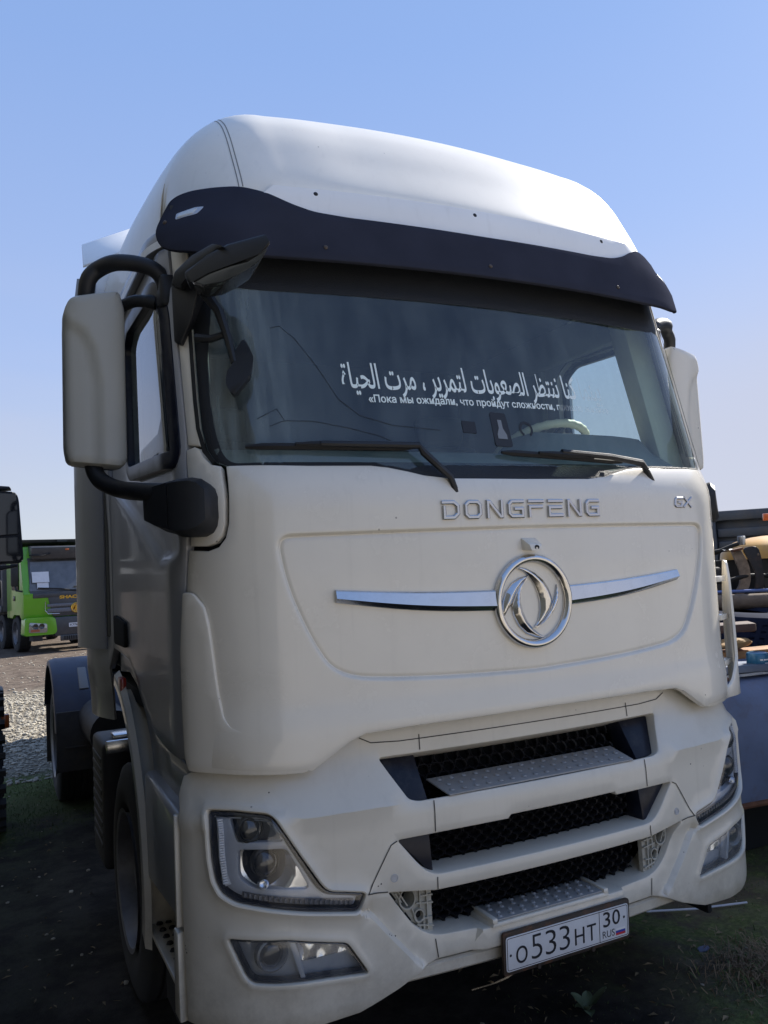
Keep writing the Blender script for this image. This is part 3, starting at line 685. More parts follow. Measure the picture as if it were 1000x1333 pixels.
b = B(); b.grid([[roof_pt(i, u) for u in us] for i in range(len(rcv))])
RD = b.make("roof_deflector", ROOFP, T, 50)
b = B(); i1 = 15
rows = []
for i in range(0, i1+1):
    lim = .88-.012*max(0, i-8)
    rows.append([roof_pt(i, lim*t, .011 if i < i1 else -.002) for t in np.linspace(-1, 1, 50)])
b.grid(rows); b.make("deflector_lip", LIPP, RD, 50)
b = B()
for s in (-1, 1): b.grid([[CAB.at(s*u, 3.085, -.004) for u in np.linspace(1.30, 3.27, 30)], [Vector((s*min(1.10, abs(CAB.at(u, 3.085).x)*.93), CAB.at(u, 3.085).y+.06, 3.14)) for u in np.linspace(1.30, 3.27, 30)], [Vector((s*min(1.0, abs(CAB.at(u, 3.085).x)*.85), CAB.at(u, 3.085).y+.12, 3.15)) for u in np.linspace(1.30, 3.27, 30)]])
b.make_each("roof_ledge", PAINT, RD)
b = B()
for u in (-.655, 0, .655):
    p = roof_pt(12, u, .004); n = Vector((0, -.94, .33)); e1 = Vector((1, 0, 0)); b.lathe([(0, .011), (.005, .011), (.009, .006), (.009, 0)], p, (n, e1, n.cross(e1)), 10)
b.make_each("deflector_bolt", RUBBER, RD)
b = B()
for s in (-1, 1):
    for off in (.912, .926):
        rows = [[roof_pt(i, s*(off+o_), .0012) for o_ in (-.0018, .0018)] for i in range(15, len(rcv))]; b.grid(rows)
b.make_each("deflector_seam", mat("seam_grey", (.22, .21, .19), .7), RD)
# ---- doors, sleeper sides
DB = [(1.205, 3.02), (1.205, 2.30), (1.222, 2.16), (1.243, 1.93), (1.260, 1.79), (1.271, 1.60), (1.269, 1.42), (1.264, 1.262), (1.30, 1.248), (uy(.5), 1.25), (uy(.72), 1.27), (uy(.92), 1.34), (uy(1.08), 1.43), (uy(1.25), 1.495), (uy(1.70), 1.515), (uy(1.70), 2.1), (uy(1.66), 2.4), (uy(1.52), 3.02)]
WN = rounded([(1.268, 2.235), (1.262, 2.78), (1.30, 2.88), (1.86, 2.90), (1.98, 2.84), (2.10, 2.32), (2.06, 2.285)], .04, 4)
def belt(u): return 2.34-.36*min(max(0., (uy(1.75)-u)), 1.25)
def door_disp(u, z):
    w = -.022*sstep(-.012, .045, z-belt(u))*sstep(1.262, 1.36, u)
    return w+.016*sstep(-.10, .0, z-1.9)*sstep(.0, .12, u-1.262)*0
def dex(s): return [[(s*u, belt(u)+k) for u in np.arange(1.275, uy(1.72), .03)] for k in (-.014, 0., .015, .03, .046)]
def cdoor(s):
    d = panel("door", CAB, [[(s*p[0], p[1]) for p in DB], [(s*p[0], p[1]) for p in WN]], SHADEP, T, 0, .006, [.03, .035], .05, lambda u, z: door_disp(abs(u), z), extra=dex(s))
    wv = [(s*p[0], p[1]) for p in WN]; wv = wv if area(wv) > 0 else wv[::-1]
    panel("door_window", CAB, [inset(wv, -.004)], SIDEG, d, -.022, .002, .004, .08)
    panel("window_frame", CAB, [inset(wv, -.034), inset(wv, .026)], BLACKG, d, .004, .003, .03, .05)
    h = [(uy(1.27), 1.545), (uy(1.27), 1.655), (uy(1.60), 1.68), (uy(1.60), 1.545)]
    panel("door_handle", CAB, [rounded([(s*p[0], p[1]) for p in h], .03)], GAP, d, .014, .004, .02, .05)
    return d
def door_trim(s):
    pass
for s in (-1, 1): cdoor(s)
for s in (-1, 1):
    sp = [(uy(1.715), 1.515), (uy(1.715), 2.1), (uy(1.675), 2.4), (uy(1.535), 3.02), (1.215, 3.03), (1.215, 3.10), (uy(2.05), 3.10), (uy(2.23), 1.38), (uy(1.9), 1.40)]
    o = panel("sleeper_side", CAB, [[(s*p[0], p[1]) for p in sp]], SHADEP, T, 0, .006, .03, .06)
    lk = rounded([(uy(1.80), 1.56), (uy(1.80), 2.30), (uy(2.02), 2.30), (uy(2.02), 1.56)], .05)
    panel("locker_door", CAB, [[(s*p[0], p[1]) for p in lk]], BLACKP, o, .003, .006, .008, .06)
    b = B(); ribbon(b, CAB, [(s*1.22, 3.035), (s*uy(2.0), 3.035)], .03, .012); b.make("roof_gutter", LIPP, o)
# ---- side fairings behind the cab
for s in (-1, 1):
    b = B(); X = lambda x: s*x
    prof = [(1.19, 1.92), (1.212, 1.95), (1.245, 2.01), (1.268, 2.08), (1.282, 2.15), (1.29, 2.22), (1.288, 2.27)]
    zz = [(1.50, 1.), (1.52, 1.), (1.56, 1.), (2.3, 1.), (2.9, 1.), (3.3, .98), (3.52, .95)]
    rows = [[(X(1.19+(px-1.19)*k-(0.10*max(0, z-3.2))), py+(2.27-py)*min(1., max(0., z-2.75)/.80), z) for px, py in prof] for z, k in zz]
    b.solid([[Vector(p) for p in r_] for r_ in (rows if s < 0 else rows)], .012*(1 if s < 0 else -1))
    b.make("side_fairing", SHADEP, T, 40)
    b = B(); pr = [(1.185, 1.90), (1.21, 1.96), (1.235, 2.04), (1.252, 2.12), (1.258, 2.24)]
    lo = [[(X(px), py, z) for px, py in pr] for z in (1.515, 1.45, 1.38)]+[[(X(px-.02-.06*(1.38-z)), py+.10+.25*(1.38-z), z) for px, py in pr] for z in (1.25, 1.12)]
    b.solid([[Vector(p) for p in r_] for r_ in lo], .012*(1 if s < 0 else -1)); b.make("fairing_skirt", SHADEP, T, 40)
    # bright peak of the fairing with its turned-down lip
    b = B(); b.hexa([(X(1.222), 2.30, 3.600), (X(1.205), 2.50, 3.80), (X(.92), 2.50, 3.935), (X(.98), 2.30, 3.725)], [(X(1.222), 2.29, 3.615), (X(1.205), 2.49, 3.815), (X(.92), 2.49, 3.955), (X(.98), 2.29, 3.740)], .005)
    b.hexa([(X(1.225), 2.30, 3.2), (X(1.235), 2.50, 3.2), (X(1.225), 2.50, 3.60), (X(1.215), 2.30, 3.58)], [(X(1.10), 2.30, 3.2), (X(1.10), 2.50, 3.2), (X(1.05), 2.50, 3.70), (X(1.05), 2.30, 3.66)], .006)
    b.make("fairing_peak", LIPP, T)
# ---- cab inside: floor, rear wall, dash, trims, seats, steering wheel
b = B(); b.box(-1.14, 1.14, 2.16, 2.23, 1.3, 3.30); b.box(-1.15, 1.15, .25, 2.16, 1.30, 1.36); b.box(-1.14, 1.14, .36, 2.16, 3.10, 3.14)
b.make("cab_inner_shell", CABDARK, T)
b = B(); rows = []
for y, z in ((.10, 2.17), (.20, 2.23), (.34, 2.27), (.46, 2.30), (.62, 2.30), (.70, 2.24), (.72, 2.0), (.70, 1.6)): rows.append([(x, y+.05*abs(x)**2, z+(.10*sstep(.30, .45, x)*(1-sstep(.95, 1.08, x))*(1 if .3 < y < .66 else 0))) for x in np.linspace(-1.02, 1.02, 40)])
b.grid([[Vector(p) for p in r_] for r_ in rows]); b.make("dashboard", DASH, T, 50)
for s in (-1, 1):
    b = B(); b.hexa([(s*1.02, .30, 2.20), (s*1.12, .26, 2.20), (s*1.15, .36, 2.20), (s*1.09, .46, 2.20)], [(s*.99, .50, 3.06), (s*1.09, .46, 3.06), (s*1.15, .56, 3.06), (s*1.10, .72, 3.06)], .02)
    b.lathe([(0, .05), (.012, .048), (.016, .03), (.016, 0)], (s*1.09, .50, 2.72), ((Vector((-s*.7, -.7, 0))), Vector((.7, -s*.7, 0)).normalized(), Vector((0, 0, 1))), 18)
    b.make("pillar_trim", CREAM, T)
    b = B(); b.box(s*1.10-.03, s*1.10+.03, .40, 1.7, 1.4, 2.285, .02); b.box(s*1.12-.02, s*1.12+.02, 1.25, 2.16, 1.4, 3.08, .02); b.box(s*1.11-.03, s*1.11+.03, .6, 2.1, 2.90, 3.10, .02)
    b.make("door_trim", mat("door_trim_grey", (.17, .18, .16), .7), T)
for x in (-.66, .66):
    b = B(); b.box(x-.26, x+.26, .98, 1.48, 1.75, 1.92, .05, 3); b.hexa([(x-.25, 1.42, 1.9), (x+.25, 1.42, 1.9), (x+.25, 1.56, 1.9), (x-.25, 1.56, 1.9)], [(x-.22, 1.60, 2.52), (x+.22, 1.60, 2.52), (x+.22, 1.70, 2.52), (x-.22, 1.70, 2.52)], .04, 3); b.box(x-.15, x+.15, 1.62, 1.72, 2.52, 2.70, .04, 3)
    b.make("seat", mat("seat_cloth", (.05, .055, .06), .9, var=.2), T)
sc = Vector((.70, .78, 2.36)); ax = Vector((0, .45, .89)).normalized(); e1 = Vector((1, 0, 0)); e2 = ax.cross(e1)
b = B(); pts = [sc+(e1*math.cos(a)+e2*math.sin(a))*.235 for a in np.linspace(0, 2*math.pi, 97)]
b.tube(pts, [.019+.0028*(k % 3 == 0) for k in range(97)], 10, False)
SW = b.make("steering_wheel", WHEELT, T, 60)
b = B()
for a in (R(10), R(170), R(270)): b.tube([sc-ax*.03, sc+(e1*math.cos(a)+e2*math.sin(a))*.232], [.03, .016], 8)
b.lathe([(0, .07), (.03, .06), (.035, 0)], sc-ax*.04, (ax, e1, e2), 18); b.make("wheel_spokes", BLACKP, SW)
# things stuck on the glass low down
b = B()
b.prism(rounded([(-.20, 2.305), (-.145, 2.302), (-.145, 2.347), (-.20, 2.350)], .004), lambda u, v, k: CAB.at(u, v, -.008-.004*k)); DA = b.make("glass_sticker", BLACKP, WS)
b = B(); b.prism(rounded([(-.075, 2.255), (.0, 2.252), (-.006, 2.385), (-.075, 2.388)], .012), lambda u, v, k: CAB.at(u, v, -.008-.004*k)); b.make("glass_badge", BLACKP, WS)
b = B(); b.prism([(-.058, 2.285), (-.018, 2.283), (-.018, 2.30), (-.030, 2.325), (-.030, 2.357), (-.047, 2.358), (-.047, 2.326), (-.058, 2.302)], lambda u, v, k: CAB.at(u, v, -.0078+.0004*k)); b.make("badge_mark", mat("badge_grey", (.20, .22, .24), .6), WS)
b = B(); rows = [[CAB.at(.075+r*math.cos(a), 2.325+r*math.sin(a), -.0085) for r in (.021, .031)] for a in np.linspace(R(-60), R(240), 30)]; b.grid(rows); b.make("glass_ring_mark", BLACKP, WS)
# kerb mirror's dark reflection by the left pillar, built solid before the glass
b = B(); b.tube([CAB.at(*p, .05) for p in [(-1.075, 2.82), (-1.045, 2.766), (-1.016, 2.705), (-.998, 2.605), (-.988, 2.515)]], [.020, .020, .017, .014, .012], 8); b.tube([CAB.at(*p, .035) for p in [(-1.10, 2.626), (-1.054, 2.615), (-1.005, 2.628)]], [.016, .014, .012], 8)
IM = b.make_each("mirror_reflection", BLACKP, T)[0]
b = B(); b.prism(rounded([(-.953, 2.600), (-.932, 2.53), (-.948, 2.460), (-1.003, 2.394), (-1.020, 2.440), (-1.010, 2.487), (-.994, 2.503), (-.977, 2.562)], .016), lambda u, v, k: CAB.at(u, v, .035+.025*k), .005); b.make("mirror_reflection_head", BLACKP, IM)
# ================================================================== bumper, lamps, grilles, number plate
bo = mir([(0, 1.322), (.5, 1.318), (.655, 1.310), (.72, 1.298), (.86, 1.262), (1.0, 1.25), (1.18, 1.235), (1.256, 1.205), (1.290, 1.150), (1.302, 1.0), (1.303, .80), (1.297, .65), (1.292, .47), (1.1, .452), (.90, .458), (.73, .477), (.655, .503), (.60, .522), (.52, .557), (.458, .574), (0, .574)])
op1 = rounded([(-.598, 1.217), (.598, 1.217), (.532, 1.092), (.50, 1.083), (-.50, 1.083), (-.532, 1.092)], .012)
op2 = rounded([(-.582, .972), (-.35, .974), (-.175, .974, 0), (-.163, .986, 0), (.29, .986, 0), (.30, .974, 0), (.582, .972), (.50, .87, .05), (.455, .846, .03), (-.455, .846, .03), (-.50, .87, .05)], .012)
op3 = rounded([(-.622, .818), (-.455, .795), (.455, .795), (.622, .818), (.535, .695, .03), (.470, .650, .05), (.30, .642), (-.30, .642), (-.470, .650, .05), (-.535, .695, .03)], .010)
HLo = [(1.180, 1.117), (1.086, 1.116), (.987, 1.104), (.968, 1.090), (.903, .983), (.836, .877), (.815, .857), (.696, .833), (.722, .778), (.867, .803), (.994, .827), (1.102, .848), (1.148, .872), (1.171, .912), (1.181, .974), (1.185, 1.048)]
FGo = [(1.132, .743), (.945, .734), (.764, .695), (.698, .592), (.844, .602), (.993, .608), (1.056, .613), (1.077, .632)]
crease = [(.725, .776), (.675, .752), (.632, .698), (.547, .600), (.497, .563)]
crp = [(.0, .776)]+crease+[(0, .563)]
cr_sd = sdist([( .30, .785), (.725, .785), (.676, .752), (.632, .698), (.547, .600), (.497, .555), (.30, .54)])
hl_sd = sdist(HLo); fg_sd = sdist(FGo)
def bump_disp(u, z):
    a = abs(u); w = 0.
    if .3 < a < .85 and .5 < z < .85: w -= .020*(1-sstep(-.012, .006, cr_sd(a, z)))
    if a > .6:
        w += .009*(1-sstep(.004, .03, hl_sd(a, z)))*(z < 1.2) if z > .70 else 0        # raised lips round the lamps
        w += .007*(1-sstep(.004, .03, fg_sd(a, z))) if z < .80 else 0
    w += .013*math.exp(-((z-1.085)/.020)**2)*sstep(.5, .62, a)                          # shelf edge
    return w
def off(p, d):
    p = p if area(p) > 0 else p[::-1]; return inset(p, d)
hl_r = rounded(HLo, .018, 4); fg_r = rounded(FGo, .016, 4)
ex = []
for s in (-1, 1):
    for dd in (-.008, -.018, -.030): ex += [[(s*x, z) for x, z in off(resample(hl_r, .03), dd)], [(s*x, z) for x, z in off(resample(fg_r, .03), dd)]]
    L = resample(crease+crease[::-1], .02); ex += [[(s*(x+k), z-k*.6) for x, z in L] for k in (-.014, -.008, -.002, .004, .010)]
BP = panel("bumper", BUMP, [bo, op1, op2, op3, hl_r, flip(hl_r), fg_r, flip(fg_r)], PAINTB, T, 0, .007, [.03, .14, .12, .12, .05, .05, .04, .04], .04, bump_disp, extra=ex)
class BumpS:
    @staticmethod
    def at(u, z, d=0.): return BUMP.at(u, z, d+bump_disp(u, z))
# seams between the bumper mouldings
b = B()
for s in (-1, 1):
    for ln in ([(.449, 1.276), (.450, 1.225)], [(.449, 1.077), (.451, .980)], [(.452, .838), (.453, .800)], [(.462, .640), (.455, .580)], [(.585, .972), (.606, .962), (.622, .938), (.690, .828)], [(.624, .822), (.692, .829)],
               [(.66, 1.288), (.62, 1.268), (.52, 1.262), (.0, 1.262)]):
        ribbon(b, BumpS, [(s*p[0], p[1]) for p in ln], .0034, .0022)
b.make_each("bumper_seam", SEAM, BP, smooth=False)
b = B()
for s in (-1, 1):
    p = BumpS.at(s*.600, .860, 0); n = (BumpS.at(s*.600, .860, .01)-p).normalized(); e1 = n.cross(Vector((0, 0, 1))).normalized()
    b.lathe([(-.001, .013), (.0015, .013), (.0015, .010), (-.001, .0095), (.001, .008), (.001, 0)], p, (n, e1, n.cross(e1)), 18)
b.make_each("parking_sensor", LAMPGREY, BP)
b = B()
for u, z in ((-.655, .845), (-.615, .684), (-.600, .676), (-.622, .69), (.70, 1.02), (-.97, 1.16), (-1.29, .70), (-1.285, .68), (-1.288, .69), (.12, .925), (-.33, .94), (.3, .91), (-.645, .85)):
    p = BumpS.at(u, z, .0005); n = (BumpS.at(u, z, .01)-p).normalized(); e1 = n.cross(Vector((0, 0, 1))).normalized(); r = .0016+.002*rng.random()
    b.lathe([(0, r), (.0006, r*.6), (.0006, 0)], p, (n, e1, n.cross(e1)), 8)
b.make_each("paint_chip", GAP, BP)
# lower lip under the last bar
b = B(); rows = []
for u in np.linspace(-.60, .60, 31): rows.append([BUMP.at(u, z, d) for z, d in ((.565, -.075), (.563, -.040), (.556, -.030), (.524, -.034), (.516, -.042), (.514, -.10))])
V = b.grid(rows); b.make("lower_lip", PAINTB, BP, 30)
# honeycomb grilles
GRILLE = mat("grille_black", (.014, .014, .017), .45, spec=.4, var=.2)
def honeycomb(name, poly, dback):
    b = B(); w, h = .050, .022; zs = [p[1] for p in poly]; us = [p[0] for p in poly]; j = 0; z = min(zs)-h
    while z < max(zs)+h:
        u = min(us)-w+(w/2 if j % 2 else 0)
        while u < max(us)+w:
            if inside((u, z), poly):
                hx = [(.5, .18), (.5, -.18), (.30, -.5), (-.30, -.5), (-.5, -.18), (-.5, .18), (-.30, .5), (.30, .5)]
                rows = []
                for k, d in ((1.0, dback), (.93, dback+.006), (.80, dback+.003), (.74, dback-.022)): rows.append([BUMP.at(u+x*w*k, z+y*h*1.12*k, d) for x, y in hx])
                b.grid(rows, True)
            u += w
        z += h*.93; j += 1
    return b.make(name, GRILLE, BP, 30)
honeycomb("honeycomb_grille", [(-.47, 1.225), (.47, 1.225), (.47, 1.07), (-.47, 1.07)], -.135)
honeycomb("honeycomb_grille", [(-.47, .99), (.47, .99), (.47, .83), (-.47, .83)], -.115)
honeycomb("honeycomb_grille", [(-.46, .81), (.46, .81), (.46, .63), (-.46, .63)], -.115)
b = B(); b.box(-.66, .66, .16, .30, .50, 1.30); b.box(-1.03, 1.03, .32, .90, .48, 1.22); b.make("radiator_sun_block", GAP, BP)  # first box backs the mesh; wider one added to stop sun leaking under
for s in (-1, 1):                                   # glossy black blanks at the ends of the two upper slots
    b = B(); b.hexa([BUMP.at(s*u, z, d) for u, z, d in ((.452, 1.084, -.040), (.530, 1.086, -.030), (.600, 1.219, -.045), (.452, 1.219, -.055))], [BUMP.at(s*u, z, d) for u, z, d in ((.452, 1.084, -.13), (.54, 1.086, -.12), (.61, 1.219, -.12), (.452, 1.219, -.13))], .004)
    b.make("slot_blank", BLACKG, BP)
    b = B(); b.hexa([BUMP.at(s*u, z, d) for u, z, d in ((.452, .846, -.03), (.465, .848, -.03), (.586, .974, -.030), (.452, .976, -.05))], [BUMP.at(s*u, z, d) for u, z, d in ((.452, .846, -.115), (.485, .848, -.115), (.60, .974, -.115), (.452, .976, -.115))], .004)
    b.make("slot_blank", BLACKG, BP)
    # towing socket left open: ribbed cream plastic with a deep hole
    sk = [(.455, .797), (.615, .818), (.533, .697), (.470, .653), (.455, .652)]
    sk = [(s*p[0], p[1]) for p in sk]
    hole = [(s*.545+.0245*math.cos(a), .772+.029*math.sin(a)) for a in np.linspace(0, 2*math.pi, 25)[:-1]]
    hol2 = [(s*.506+.0135*math.cos(a), .713+.0165*math.sin(a)) for a in np.linspace(0, 2*math.pi, 17)[:-1]]
    o = panel("tow_socket", BUMP, [sk, hole, hol2], SOCKET, BP, -.050, .003, [.02, .08, .02], .03)
    b = B()
    for c, r in (((s*.545, .772), .029), ((s*.506, .713), .0165)):
        rows = [[BUMP.at(c[0]+rr*.86*math.cos(a), c[1]+rr*math.sin(a), d) for rr, d in ((r, -.052), (r, -.038), (r+.005, -.037), (r+.007, -.052))] for a in np.linspace(0, 2*math.pi, 25)]; b.grid(rows)
    for (u0, z0), (u1, z1) in (((.575, .80), (.545, .75)), ((.455, .745), (.515, .752)), ((.50, .79), (.50, .735)), ((.475, .80), (.475, .665)), ((.455, .770), (.50, .772)), ((.46, .70), (.49, .70)), ((.49, .70), (.49, .665)), ((.515, .70), (.50, .668)), ((.53, .74), (.515, .70)), ((.585, .795), (.565, .765)), ((.455, .672), (.515, .685))):
        p0, p1 = Vector((s*u0, z0)), Vector((s*u1, z1)); t = (p1-p0).normalized(); n = Vector((-t.y, t.x))*.0022
        b.hexa([BUMP.at(*q, -.052) for q in (p0+n, p1+n, p1-n, p0-n)], [BUMP.at(*q, -.040) for q in (p0+n, p1+n, p1-n, p0-n)])
    b.make("socket_rib", SOCKET, o)
    b = B(); c = BUMP.at(s*.506, .713, -.06); b.lathe([(0, .012), (-.008, .010), (-.010, .005), (-.010, 0)], c, 'y', 12); c = BUMP.at(s*.545, .772, -.115); b.lathe([(0, .03), (0, 0)], c, 'y', 16)
    for (u0, z0), (u1, z1) in (((.600, .797), (.583, .772)), ((.553, .728), (.534, .700))):
        ribbon(b, BUMP, [(s*u0, z0), (s*u1, z1)], .006, -.048)
    b.make_each("socket_bolt", GAP, o)
# tread plates
def tread(name, x0, x1, y0, y1, z, nx, ny, slope=0., cheek=False):
    b = B(); b.hexa([(x0, y0, z), (x1, y0, z), (x1+.012, y1, z+slope), (x0-.012, y1, z+slope)], [(x0, y0, z+.006), (x1, y0, z+.006), (x1+.012, y1, z+slope+.006), (x0-.012, y1, z+slope+.006)], .002)
    for j in range(ny):
        for i in range(nx):
            x = x0+(x1-x0)*(i+.5+.25*(j % 2))/(nx+.25); y = y0+(y1-y0)*(j+.62)/(ny+.25); zz = z+.006+slope*(y-y0)/(y1-y0)
            b.lathe([(0, .0105), (.003, .0085), (.005, .006), (.004, .0042), (.0008, .003), (.0008, 0)], (x, y, zz), 'z', 10)
    return b.make(name, STEPM, BP, 30)
tread("step_plate", -.392, .392, -.072, .065, 1.082, 16, 3, .024)
tread("step_plate", -.245, .200, -.082, .050, .655, 9, 4)
b = B(); b.hexa([(-.268, -.090, .640), (.225, -.090, .640), (.245, .055, .640), (-.285, .055, .640)], [(-.262, -.088, .654), (.218, -.088, .654), (.225, .055, .654), (-.265, .055, .654)], .004)
for x in (-.255, .211): b.hexa([(x-.010, -.090, .650), (x+.010, -.090, .650), (x+.008, .05, .650), (x-.008, .05, .650)], [(x-.010, -.088, .668), (x+.010, -.088, .668), (x+.008, .05, .668), (x-.008, .05, .668)], .004)
b.make("step_cheek", PAINTB, BP)
# ---- headlights
hli = off(resample(hl_r, .03), .003)
def lamp_surface(d0, curve): pass
for s in (-1, 1):
    M2 = lambda poly: [(s*p[0], p[1]) for p in poly]
    HB = panel("headlight", BUMP, [M2(off(resample(hl_r, .03), -.002))], BLACKG, T, -.052, .004, .02, .05)     # black tray
    panel("headlight_rim", BUMP, [M2(hli), M2(off(resample(hl_r, .03), .011))], BLACKG, HB, -.004, .002, .04, .04)
    # bezels: two reflector bowls and the light guides
    up = rounded([(1.118, 1.098), (1.003, 1.094), (.978, 1.078), (.948, 1.016), (1.100, 1.020)], .012)
    lo = rounded([(1.098, .998), (.938, .994), (.868, .866), (1.050, .884), (1.098, .915)], .02)
    panel("lamp_bezel", BUMP, [M2(off(resample(hl_r, .03), .016)), M2(up), M2(lo)], LAMPGREY, HB, -.022, .003, [.02, .022, .022], .04)
    for pl, c, r in ((up, (1.066, 1.060), .036), (lo, (1.018, .955), .038)):
        cs = sdist(pl)
        f_ = lambda u, z, cc=c: -.034*max(0., 1-((abs(u)-cc[0])**2+(z-cc[1])**2)/.0125)
        panel("lamp_reflector", BUMP, [M2(off(resample(pl, .02), -.004))], REFL, HB, -.034, .001, .002, .012, f_, ang=20)
        p = BUMP.at(s*c[0], c[1], -.050); n = Vector((0, -1, .02)).normalized()
        e1 = n.cross(Vector((0, 0, 1))).normalized(); e2 = e1.cross(n)
        b = B(); b.lathe([(0, r+.006), (.024, r+.005), (.028, r), (.022, r-.002)], p, (n, e1, e2), 28); b.make("projector_ring", BLACKP, HB, 30)
        b = B(); b.lathe([(.012, r)]+[(.020+.022*math.cos(t), r*math.sin(t)) for t in np.linspace(math.pi/2, 0, 8)], p, (n, e1, e2), 28); b.make("projector_lens", LENSDARK, HB, 60)
    p = BUMP.at(s*1.022, .896, -.03); b = B(); b.lathe([(-.02, .016), (.002, .014), (.006, .008), (.006, 0)], p, 'y', 14); b.make("indicator_bulb", REFL, HB)
    b = B(); led = [(1.150, 1.095), (1.148, .985), (1.142, .925), (1.130, .893)]
    ribbon(b, BUMP, M2(led), .022, -.017); 
    for k in range(26):
        t = k/25; z = 1.092-.190*t; u = 1.150-.012*max(0, t-.6)*2; q = BUMP.at(s*u, z, -.016); b.box(q.x-.008, q.x+.008, q.y-.009, q.y+.004, q.z-.0026, q.z+.0026)
    b.make("led_strip", LEDM, HB)
    b = B(); led = [(1.085, .868), (.98, .849), (.86, .829), (.735, .808)]; ribbon(b, BUMP, M2(led), .018, -.017)
    for k in range(22):
        t = k/21; u = 1.075-.33*t; z = .8665-.0585*t; q = BUMP.at(s*u, z, -.015); b.box(q.x-.0035, q.x+.0035, q.y-.005, q.y+.004, q.z-.006, q.z+.006)
    b.make("led_strip", mat("led_amberless", (.12, .12, .13), .3, 0, .4), HB)
    panel("headlight_lens", BUMP, [M2(hli)], LENSG, HB, -.002, .003, .006, .05)
    # fog lamp
    fgi = off(resample(fg_r, .03), .003)
    FB = panel("fog_light", BUMP, [M2(off(resample(fg_r, .03), -.002))], LAMPGREY, T, -.045, .003, .01, .05)
    panel("fog_rim", BUMP, [M2(fgi), M2(off(resample(fg_r, .03), .009))], BLACKG, FB, -.004, .002, .03, .04)
    p = BUMP.at(s*1.000, .684, -.032); n = Vector((0, -1, 0)); e1 = Vector((1, 0, 0)); e2 = Vector((0, 0, 1))
    b = B(); b.lathe([(-.01, .052), (.012, .050), (.016, .044), (.006, .038), (0, .036)], p, (n, e1, e2), 32); b.make("fog_ring", mat("fog_ring_m", (.42, .43, .45), .25, .6), FB, 30)
    b = B(); b.lathe([(0, .037)]+[(.004+.014*math.cos(t), .036*math.sin(t)) for t in np.linspace(math.pi/2, 0, 8)], p, (n, e1, e2), 28); b.make("fog_projector", LENSDARK, FB, 60)
    b = B(); b.hexa([BUMP.at(s*u, z, -.040) for u, z in ((.945, .725), (.925, .725), (.895, .612), (.910, .610))], [BUMP.at(s*u, z, -.012) for u, z in ((.945, .725), (.925, .725), (.895, .612), (.910, .610))], .002); b.make("fog_divider", LAMPGREY, FB)
    fr_ = rounded([(.925, .722), (.775, .690), (.752, .655), (.905, .650)], .01)
    panel("fog_reflector", BUMP, [M2(fr_)], REFL, FB, -.036, .002, .004, .012, lambda u, z: -.006*math.cos(90*(abs(u)-.84))*math.cos(60*(z-.68)), ang=20)
    panel("fog_lens", BUMP, [M2(fgi)], FOGG, FB, -.002, .003, .006, .05)
# ---- number plate
PT = -.046; PC = Vector((.031, -.098, .550))
def PLp(x, z, d=0.): return PC+Vector((x, z*math.sin(PT)-d*math.cos(PT), z*math.cos(PT)+d*math.sin(PT)*0))
b = B(); b.prism(rounded([(-.268, -.068), (.268, -.068), (.268, .070), (-.268, .070)], .008), lambda u, v, k: PLp(u, v, -.012+.012*k), .002)
for x in (-.13, .10): b.prism([(x-.006, -.074), (x+.006, -.074), (x+.006, -.058), (x-.006, -.058)], lambda u, v, k: PLp(u, v, .0005+.004*k))
NP = b.make("number_plate", PLATEF, T)
b = B(); b.prism(rounded([(-.26, -.056), (.26, -.056), (.26, .056), (-.26, .056)], .010), lambda u, v, k: PLp(u, v, .001+.002*k), .001); b.make("plate_face", PLATEW, NP)
b = B(); D = .0036
fr2 = rounded([(-.2565, -.0525), (.2565, -.0525), (.2565, .0525), (-.2565, .0525)], .008, 4); fi = inset(fr2, .0022)
b.grid([[PLp(*p, D) for p in fr2+[fr2[0]]], [PLp(*p, D) for p in fi+[fi[0]]]])
b.grid([[PLp(.128, -.053, D), PLp(.128, .053, D)], [PLp(.1305, -.053, D), PLp(.1305, .053, D)]])
F_ = lambda x, y: PLp(x, y, D)
letters(b, "О", F_, -.222, -.176, -.038, .018, .010); letters(b, "5", F_, -.160, -.116, -.038, .042, -.010); letters(b, "3", F_, -.102, -.058, -.038, .042, -.010); letters(b, "3", F_, -.044, .000, -.038, .042, -.010)
letters(b, "Н", F_, .021, .063, -.036, .020, .006); letters(b, "Т", F_, .074, .114, -.036, .020, .006)
letters(b, "3", F_, .146, .178, -.006, .046, .006); letters(b, "0", F_, .187, .222, -.006, .046, .006); letters(b, "RUS", F_, .142, .196, -.042, -.018, .0)
for x, z in ((-.243, -.004), (.240, .012)): b.grid([[PLp(x+.0045*math.cos(a), z+.0045*math.sin(a), D) for a in np.linspace(0, 6.2832, 13)], [PLp(x, z, D) for a in range(13)]])
b.make("plate_characters", INK, NP, smooth=False, recalc=False)
for m_, z0 in ((FWHITE, -.0285), (BLUE, -.0365), (RED, -.0445)):
    b = B(); b.grid([[PLp(.201, z0, D), PLp(.201, z0+.008, D)], [PLp(.244, z0, D), PLp(.244, z0+.008, D)]]); b.make("plate_flag", m_, NP, smooth=False)
